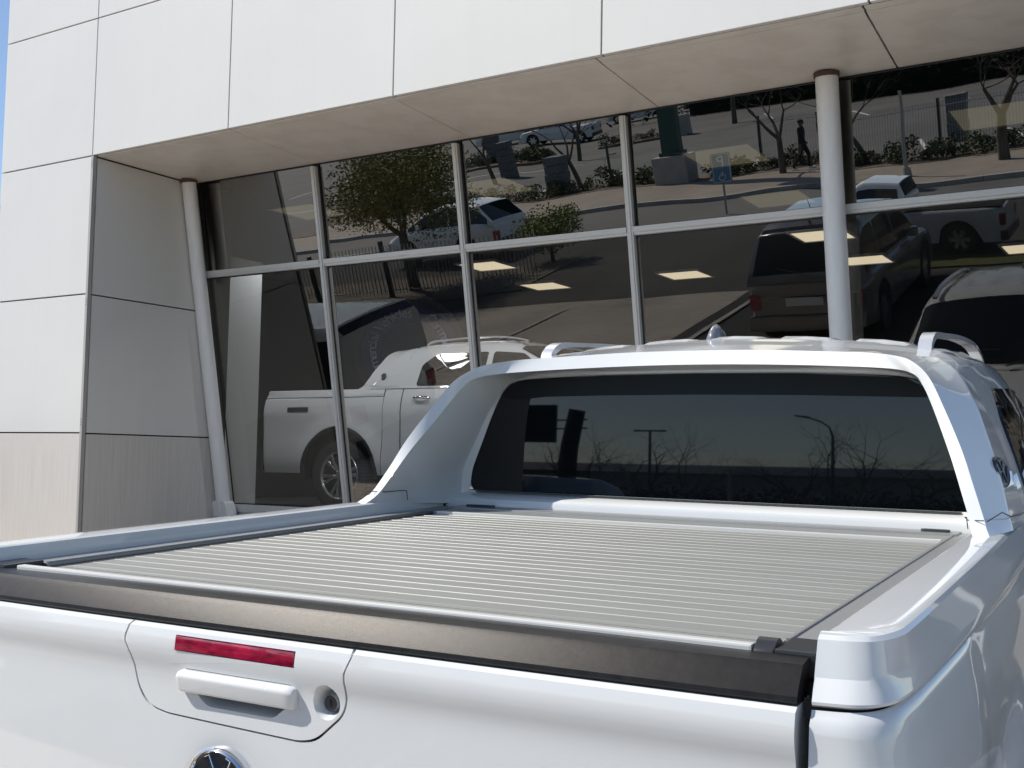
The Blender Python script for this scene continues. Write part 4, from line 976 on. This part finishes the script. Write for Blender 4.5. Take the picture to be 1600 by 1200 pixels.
bm = bmesh.new(); box(bm, -3.4, -.75, -.12, .12, 4.7, 6.9, .02); mesh_obj('panel', bm, M['darksteel'], t)
for z in (5.5, 6.0):
    bm = bmesh.new(); tube(bm, [(-.9, 0, z), (.9, 0, z+.05)], .05, 6); mesh_obj('bracket', bm, M['steel'], t)
t = thing('warehouse', 'long low pale warehouse mirrored along the skyline in the truck rear window', 'building', (-20, -92, 0))
bm = bmesh.new(); box(bm, -45, 60, -12, 0, 0, 4.6); mesh_obj('wall', bm, M['concrete'], t)
bm = bmesh.new(); prism(bm, [(-12.5, 4.61), (.5, 4.61), (-6, 5.6)], lambda u, v, d: (d, u, v), -45.5, 60.5); mesh_obj('roof', bm, M['darksteel'], t)
for k in range(12):
    bm = bmesh.new(); box(bm, -40+8*k, -36+8*k, .01, .06, 0, 3.2); mesh_obj('roller_door', bm, M['int_wall'], t)

# ------------------------------------------------------------------ other vehicles
def wheel_obj(parent, x, y, r, s, w=.20):
    wc = Vector((x, y, r)); bm = bmesh.new(); prof = [(.64*r, -w*.5), (.93*r, -w*.5), (r, -w*.35), (r, w*.35), (.93*r, w*.5), (.66*r, w*.48)]
    rows = [[(wc.x+s*o, wc.y+q*cos(a), wc.z+q*sin(a)) for q, o in prof] for a in [2*pi*k/28 for k in range(28)]]; grid(bm, rows+[rows[0]]); bmesh.ops.remove_doubles(bm, verts=bm.verts, dist=1e-5)
    wh = mesh_obj('wheel', bm, M['tyre'], parent, 50)
    bm = bmesh.new(); rows = [[(wc.x+s*o, wc.y+q*cos(a), wc.z+q*sin(a)) for q, o in ((.67*r, w*.47), (.62*r, w*.44), (.58*r, w*.1), (.001, w*.08))] for a in [2*pi*k/28 for k in range(29)]]; grid(bm, rows); mesh_obj('rim_barrel', bm, M['darkrim'], wh, 60)
    for k in range(6):
        a0 = 2*pi*k/6; bm = bmesh.new(); o2 = [(.0, a0), (.25*r, a0-.5), (.62*r, a0-.22), (.62*r, a0+.22), (.25*r, a0+.5)]
        prism(bm, [(q*cos(a), q*sin(a)) for q, a in o2], lambda u, v, d: (wc.x+s*d, wc.y+u, wc.z+v), w*.25, w*.42); mesh_obj('spoke', bm, M['rim'], wh)
def vehicle(name, label, cat, L, Wd, belt, cabin, cab_top, m, loc, rz, bottom=.28, r=.36, axles=(.9, None), group=None, bed=None, extras=None, hw_top=.76, pillars=(), rear_wiper=False):
    """y runs from the tail (0) to the nose (L). belt/cab_top: polylines (y, z); cabin: (y0, y1)"""
    t = thing(name, label, cat, loc, (0, 0, rz), group); hw = Wd/2
    ax = (axles[0], axles[1] or L-.85)
    bm = bmesh.new(); rows = []
    for y in lin(0, L, 61):
        e = min(1, (min(y, L-y)/.45)); k = hw*(1-.16*(1-e)**2); zt = lerp_pts(belt, y); zb = bottom
        for a in ax:
            if abs(y-a) < r*1.18: zb = max(zb, r+sqrt((r*1.18)**2-(y-a)**2))
        zb = min(zb, zt-.05)
        half = [(k*.82, zt+.015), (k*.93, zt-.005), (k*.985, zt-.05), (k, zt-.12*(zt-bottom)-.06), (k*1.0, (zt+zb)/2), (k*.985, zb+.02*(zt-zb)), (k*.93, zb)]
        half = [(0, zt+.03)]+half
        rows.append([(x, y, max(z, zb)) for x, z in half[::-1]]+[(-x, y, max(z, zb)) for x, z in half[1:]])
    V = grid(bm, rows); bm.faces.new(V[0]); bm.faces.new(V[-1][::-1])
    mesh_obj('body', bm, m, t, 40)
    bm = bmesh.new(); box(bm, -hw*.86, hw*.86, .15, L-.15, bottom-.02, min(z for _, z in belt)-.10); mesh_obj('underbody', bm, M['liner'], t)
    def cpt(y, f, s):   # f 0 belt .. 1 roof edge
        zb = lerp_pts(belt, y)-.01; zt = lerp_pts(cab_top, y); z = zb+(zt-zb)*f; zmax = max(z_ for _, z_ in cab_top)
        return Vector((s*hw*(.93-(.93-hw_top)*min(1, (z-zb)/max(.1, zmax-zb))), y, z))
    bm = bmesh.new(); rows = []
    ys_ = sorted(set([round(v, 3) for v in lin(cabin[0], cabin[1], 40)]+[p[0] for p in cab_top if cabin[0] <= p[0] <= cabin[1]]))
    for y in ys_:
        zt = lerp_pts(cab_top, y); e = cpt(y, 1, 1)
        h = [cpt(y, 0, 1), cpt(y, .5, 1), cpt(y, .93, 1), Vector((e.x*.93, y, zt+.012)), Vector((e.x*.6, y, zt+.03)), Vector((0, y, zt+.038))]
        rows.append([tuple(p) for p in h]+[(-p.x, p.y, p.z) for p in h[-2::-1]])
    V = grid(bm, rows); bm.faces.new(V[0]); bm.faces.new(V[-1][::-1]); mesh_obj('cabin', bm, m, t, 40)
    # glass: side panes between pillars, screens where the roof line drops
    zmax = max(z for _, z in cab_top); flat = [y for y in ys_ if lerp_pts(cab_top, y) > zmax-.09]; f0, f1 = min(flat), max(flat)
    cuts = [cabin[0]+.10]+list(pillars)+[cabin[1]-.12]
    for s in (1, -1):
        for a, b in zip(cuts, cuts[1:]):
            bm = bmesh.new(); rows = []
            for y in lin(a+.04, b-.04, 8):
                rows.append([cpt(y, f, s)+Vector((s*.006, 0, 0)) for f in (.10, .5, .84)])
            grid(bm, rows); mesh_obj('side_window', bm, M['carglass2'], t, 60)
    for y0, y1, nm in ((cabin[0], f0, 'rear_window'), (f1, cabin[1], 'windscreen')):
        if y1-y0 < .03: y0, y1 = y0-.0, y1+.0
        bm = bmesh.new(); rows = []
        dirn = Vector((0, -.7 if nm == 'rear_window' else .5, .8))
        for q in lin(.06, .94, 7):
            y = y0+(y1-y0)*q; e = cpt(y, 1, 1); zt = lerp_pts(cab_top, y)
            off = dirn*.008
            rows.append([Vector((e.x*u, y, zt+.012+.024*(1-abs(u)**2)))+off for u in lin(-.90, .90, 9)])
        grid(bm, rows); mesh_obj(nm, bm, M['carglass2'], t, 60)
    for s in (1, -1):
        for a in ax: wheel_obj(t, s*(hw-.11), a, r, s)
        zt = lerp_pts(belt, .05)
        bm = bmesh.new(); box(bm, s*hw*.80-.09, s*hw*.80+.09, -.015, .12, zt-.36, zt-.12, .03); mesh_obj('tail_lamp', bm, M['redlens'], t)
        zt = lerp_pts(belt, L-.1)
        bm = bmesh.new(); box(bm, s*hw*.72-.16, s*hw*.72+.16, L-.14, L+.012, zt-.22, zt-.07, .03); mesh_obj('headlight', bm, M['headlamp'], t)
        bm = bmesh.new(); box(bm, s*(hw+.02)-.06, s*(hw+.02)+.10*s+.06 if False else s*(hw+.02)+.06, cabin[1]-.75, cabin[1]-.60, lerp_pts(belt, cabin[1]-.7)+.02, lerp_pts(belt, cabin[1]-.7)+.17, .02); mesh_obj('mirror', bm, m, t)
    bm = bmesh.new(); box(bm, -hw*.92, hw*.92, -.05, .10, bottom+.02, bottom+.24, .04); mesh_obj('rear_bumper', bm, M['charcoal'] if name != 'parked_suv' else m, t, 50)
    bm = bmesh.new(); box(bm, -hw*.92, hw*.92, L-.10, L+.05, bottom, bottom+.24, .04); mesh_obj('front_bumper', bm, m, t, 50)
    bm = bmesh.new(); box(bm, -hw*.5, hw*.5, L+.0, L+.03, bottom+.28, bottom+.42, .01); mesh_obj('grille', bm, M['plastic_s'], t)
    if bed:
        y0, y1, z = bed
        bm = bmesh.new(); box(bm, -hw*.86, hw*.86, y0, y1, z-.02, z+.036); mesh_obj('load_bed', bm, M['liner'], t)
    return t
vehicle('parked_suv', 'silver grey estate SUV mirrored tail first just left of the round column', 'SUV', 4.6, 1.85, [(0, .95), (.3, 1.02), (3.2, 1.0), (4.0, .95), (4.5, .80), (4.6, .6)], (.05, 3.55), [(.05, 1.02), (.12, 1.15), (.42, 1.62), (.7, 1.72), (2.2, 1.74), (2.6, 1.68), (3.5, 1.02)], M['silvercar'], (-4.95, -1.45, H(-4.95, -2.2)-.06), pi, pillars=(1.15, 2.1))
v = [o for o in COL.objects if o.name.startswith('parked_suv')][0]
bm = bmesh.new(); box(bm, -.26, .26, -.062, -.055, .66, .78, .004); p = mesh_obj('number_plate', bm, M['signwhite'], v)
bm = bmesh.new(); tube(bm, [(-.05, .02, 1.10), (.38, .10, 1.20)], .012, 6); mesh_obj('wiper', bm, M['rubber'], v)
bm = bmesh.new(); tube(bm, [(0, .62, 1.74), (0, .60, 1.80), (0, .45, 2.02)], [.02, .006, .004], 6); mesh_obj('antenna', bm, M['rubber'], v)
ute = vehicle('service_pickup', 'white single cab pickup with striped tail mirrored behind the round column', 'pickup truck', 5.0, 1.75, [(0, .98), (.1, 1.0), (3.4, 1.02), (3.9, .98), (4.8, .85), (5.0, .6)], (2.05, 3.75), [(2.05, 1.35), (2.15, 1.66), (2.9, 1.72), (3.05, 1.68), (3.75, 1.02)], M['paint'], (-3.1, -8.3, 0), pi/2, bed=(.06, 2.0, 1.0)); ute.scale = (.88, .88, .86)
for k in range(5):
    bm = bmesh.new(); prism(bm, [(.12+.16*k, .60), (.20+.16*k, .60), (.26+.16*k, .76), (.18+.16*k, .76)], lambda u, v, d: (-.878-d, u, v), .0, .006); mesh_obj('stripe', bm, M['yellow'], ute)
bm = bmesh.new(); box(bm, -.87, -.84, 1.9, 3.6, .42, .52, .01); mesh_obj('sill', bm, M['red'], ute)
vehicle('canopy_van', 'white high roofed van parked beside the glass mirrored in the lower second pane', 'van', 5.0, 1.85, [(0, 1.05), (.1, 1.08), (3.6, 1.08), (4.3, 1.0), (4.9, .85), (5.0, .6)], (.03, 3.95), [(.03, 1.78), (.15, 1.9), (3.0, 1.93), (3.2, 1.88), (3.95, 1.08)], M['paint'], (-8.75, 3.35, .12), pi/2, hw_top=.84, pillars=(1.2, 2.3))
vehicle('hatchback', 'pale blue white hatchback mirrored beside the leafy tree', 'car', 3.8, 1.66, [(0, .85), (.15, .92), (2.6, .90), (3.3, .84), (3.75, .66), (3.8, .5)], (.05, 3.05), [(.05, .95), (.5, 1.38), (1.2, 1.46), (1.7, 1.45), (2.2, 1.32), (3.05, .9)], M['paint'], (-16.2, -11.9, 0), pi/2+.1, r=.30, pillars=(1.4,))
for i, (x, y, a, lab) in enumerate(((-33.8, -52.5, 1.45, 'white pickup mirrored nearest on the far lot behind the bare tree'), (-40.5, -57.5, 1.45, 'white pickup mirrored left of the other one on the far lot'), (-34.2, -66.5, 1.45, 'white pickup mirrored far off right behind the third mullion'))):
    vehicle('parked_pickup', lab, 'pickup truck', 5.1, 1.8, [(0, 1.0), (.1, 1.05), (3.5, 1.05), (4.0, 1.0), (4.9, .9), (5.1, .6)], (1.6, 3.85), [(1.6, 1.4), (1.75, 1.72), (2.8, 1.78), (3.0, 1.74), (3.85, 1.05)], M['paint'], (x, y, 0), a, group='white pickups on the far lot', bed=(.06, 1.55, 1.03), pillars=(2.6,))
vehicle('parked_van', 'white panel van mirrored at the far left of the far lot', 'van', 5.0, 1.9, [(0, 1.1), (3.9, 1.1), (4.6, 1.0), (5., .7)], (.05, 4.3), [(.05, 1.9), (.2, 2.05), (3.3, 2.1), (3.6, 2.0), (4.3, 1.1)], M['paint'], (-46, -66, 0), 1.45, pillars=(3.0,))

# ------------------------------------------------------------------ round navy display sign in the showroom
dsg = thing('round_display_sign', 'round navy sign lettered Commercial Vehicles standing behind the showroom pickup', 'sign', (-9.3, 12.2, FLOOR))
sc = Vector((0, 0, 3.12-FLOOR)); RO, RB0, RB1 = .76, .62, .40
face = Matrix.Rotation(RAD(36), 4, 'Z')
def dring(r0, r1, y0, y1, m, nm):
    bm = bmesh.new(); rows = [[face @ Vector((r*cos(a), y, r*sin(a))) + sc for r, y in ((r0, y1), (r0, y0), (r1, y0), (r1, y1))] for a in [2*pi*k/64 for k in range(65)]]; grid(bm, rows); return mesh_obj(nm, bm, m, dsg, 50)
dring(RO, RB0+.02, -.03, .08, M['rubber'], 'rim'); dring(RB0+.02, RB1-.03, -.02, .06, M['navy'], 'band')
bm = bmesh.new(); bmesh.ops.create_circle(bm, cap_ends=True, segments=48, radius=RB1-.02, matrix=Matrix.Translation(sc) @ face @ Matrix.Translation((0, .03, 0)) @ Matrix.Rotation(pi/2, 4, 'X')); mesh_obj('disc', bm, M['charcoal'], dsg)
bm = bmesh.new(); tube(bm, [(0, .05, 0), (0, .05, sc.z-RO)], .04, 8); box(bm, -.35, .35, -.2, .3, 0, .04, .01); mesh_obj('stand', bm, M['darksteel'], dsg)
txt = 'Commercial Vehicles'; bmL = bmesh.new(); wadv = {'i': .42, 'l': .40, 'r': .62, 'm': 1.45, 'C': 1.15, 'V': 1.1, ' ': .6, 's': .8, 'c': .85}
for start in (28, 208):
    ang = start
    for ch in txt:
        w = wadv.get(ch, 1.)*9.4
        if ch != ' ':
            me = text_mesh(ch, .19, .003); a = RAD(ang+w/2); mt = Matrix.Translation(sc) @ face @ Matrix.Rotation(a, 4, 'Y') @ Matrix.Translation((0, -.026, .505)) @ Matrix.Rotation(pi/2, 4, 'X')
            me.transform(mt); bmL.from_mesh(me)
        ang += w
mesh_obj('lettering', bmL, M['letters'], dsg, False, False)
# some furniture deep in the showroom
t = thing('reception_counter', 'low pale counter deep inside the dark showroom', 'counter', (-6.0, 14.9, FLOOR)); bm = bmesh.new(); box(bm, -1.4, 1.4, -.3, .3, 0, 1.0, .01); mesh_obj('front', bm, M['int_wall'], t); bm = bmesh.new(); box(bm, -1.5, 1.5, -.36, .36, 1.002, 1.04, .005); mesh_obj('top', bm, M['charcoal'], t)

# ------------------------------------------------------------------ walking person mirrored in the upper glass
def person(loc, rz, sc, label):
    J = {'pel': (0, 0, .93), 'spine': (0, .02, 1.12), 'chest': (0, .03, 1.33), 'neck': (0, .05, 1.47), 'head': (0, .07, 1.56), 'top': (0, .075, 1.67),
         'sl': (.17, .03, 1.40), 'el': (.22, -.10, 1.15), 'wl': (.21, .03, .93), 'hl': (.20, .07, .86), 'sr': (-.17, .03, 1.40), 'er': (-.21, .05, 1.14), 'wr': (-.20, .20, .96), 'hr': (-.19, .25, .90),
         'kl': (.10, .18, .52), 'al': (.10, .12, .10), 'tl': (.10, .27, .04), 'hpl': (.10, .01, .88), 'kr': (-.10, -.06, .50), 'ar': (-.10, -.33, .16), 'tr': (-.10, -.26, .03), 'hpr': (-.10, .01, .88)}
    R_ = {'pel': .15, 'spine': .145, 'chest': .16, 'neck': .062, 'head': .092, 'top': .085, 'sl': .075, 'el': .052, 'wl': .038, 'hl': .035, 'sr': .075, 'er': .052, 'wr': .038, 'hr': .035, 'kl': .068, 'al': .045, 'tl': .04, 'hpl': .10, 'kr': .068, 'ar': .045, 'tr': .04, 'hpr': .10}
    E_ = [('pel', 'spine'), ('spine', 'chest'), ('chest', 'neck'), ('neck', 'head'), ('head', 'top'), ('chest', 'sl'), ('sl', 'el'), ('el', 'wl'), ('wl', 'hl'), ('chest', 'sr'), ('sr', 'er'), ('er', 'wr'), ('wr', 'hr'), ('pel', 'hpl'), ('hpl', 'kl'), ('kl', 'al'), ('al', 'tl'), ('pel', 'hpr'), ('hpr', 'kr'), ('kr', 'ar'), ('ar', 'tr')]
    ks = list(J); me = bpy.data.meshes.new('person'); me.from_pydata([J[k] for k in ks], [(ks.index(a), ks.index(b)) for a, b in E_], [])
    o = bpy.data.objects.new('body', me); COL.objects.link(o); md = o.modifiers.new('s', 'SKIN')
    for i, k in enumerate(ks): me.skin_vertices[0].data[i].radius = (R_[k], R_[k]*(.72 if k in ('pel', 'spine', 'chest') else 1)); 
    me.skin_vertices[0].data[0].use_root = True; sm = o.modifiers.new('u', 'SUBSURF'); sm.levels = 2
    bpy.context.view_layer.update(); m2 = bpy.data.meshes.new_from_object(o.evaluated_get(bpy.context.evaluated_depsgraph_get())); o.modifiers.clear(); o.data = m2
    m2.materials.clear(); m2.materials.append(M['darkcloth']); m2.materials.append(M['skin'])
    for f in m2.polygons:
        c = f.center; f.material_index = 1 if (1.49 < c.z < 1.64 and c.y > .05) or (c.z < .93 and abs(c.x) > .165) else 0
    m2.shade_smooth(); t = thing('person', label, 'person', loc, (0, 0, rz)); t.scale = (sc,)*3; o.parent = t
    bm = bmesh.new(); bmesh.ops.create_uvsphere(bm, u_segments=16, v_segments=10, radius=.105, matrix=Matrix.Translation((0, .06, 1.63)) @ Matrix.Diagonal((.92, 1.05, .72, 1))); mesh_obj('cap', bm, M['darkcloth'], t, True)
    for s, y in ((.10, .2), (-.10, -.30)):
        bm = bmesh.new(); box(bm, s-.045, s+.045, y-.10, y+.14, 0 if y > 0 else .02, .07, .02); mesh_obj('shoe', bm, M['signwhite'], t)
person((-10.95, -21.4, .11), -pi/2, .92, 'person in dark clothes and cap walking along the mirrored footway')
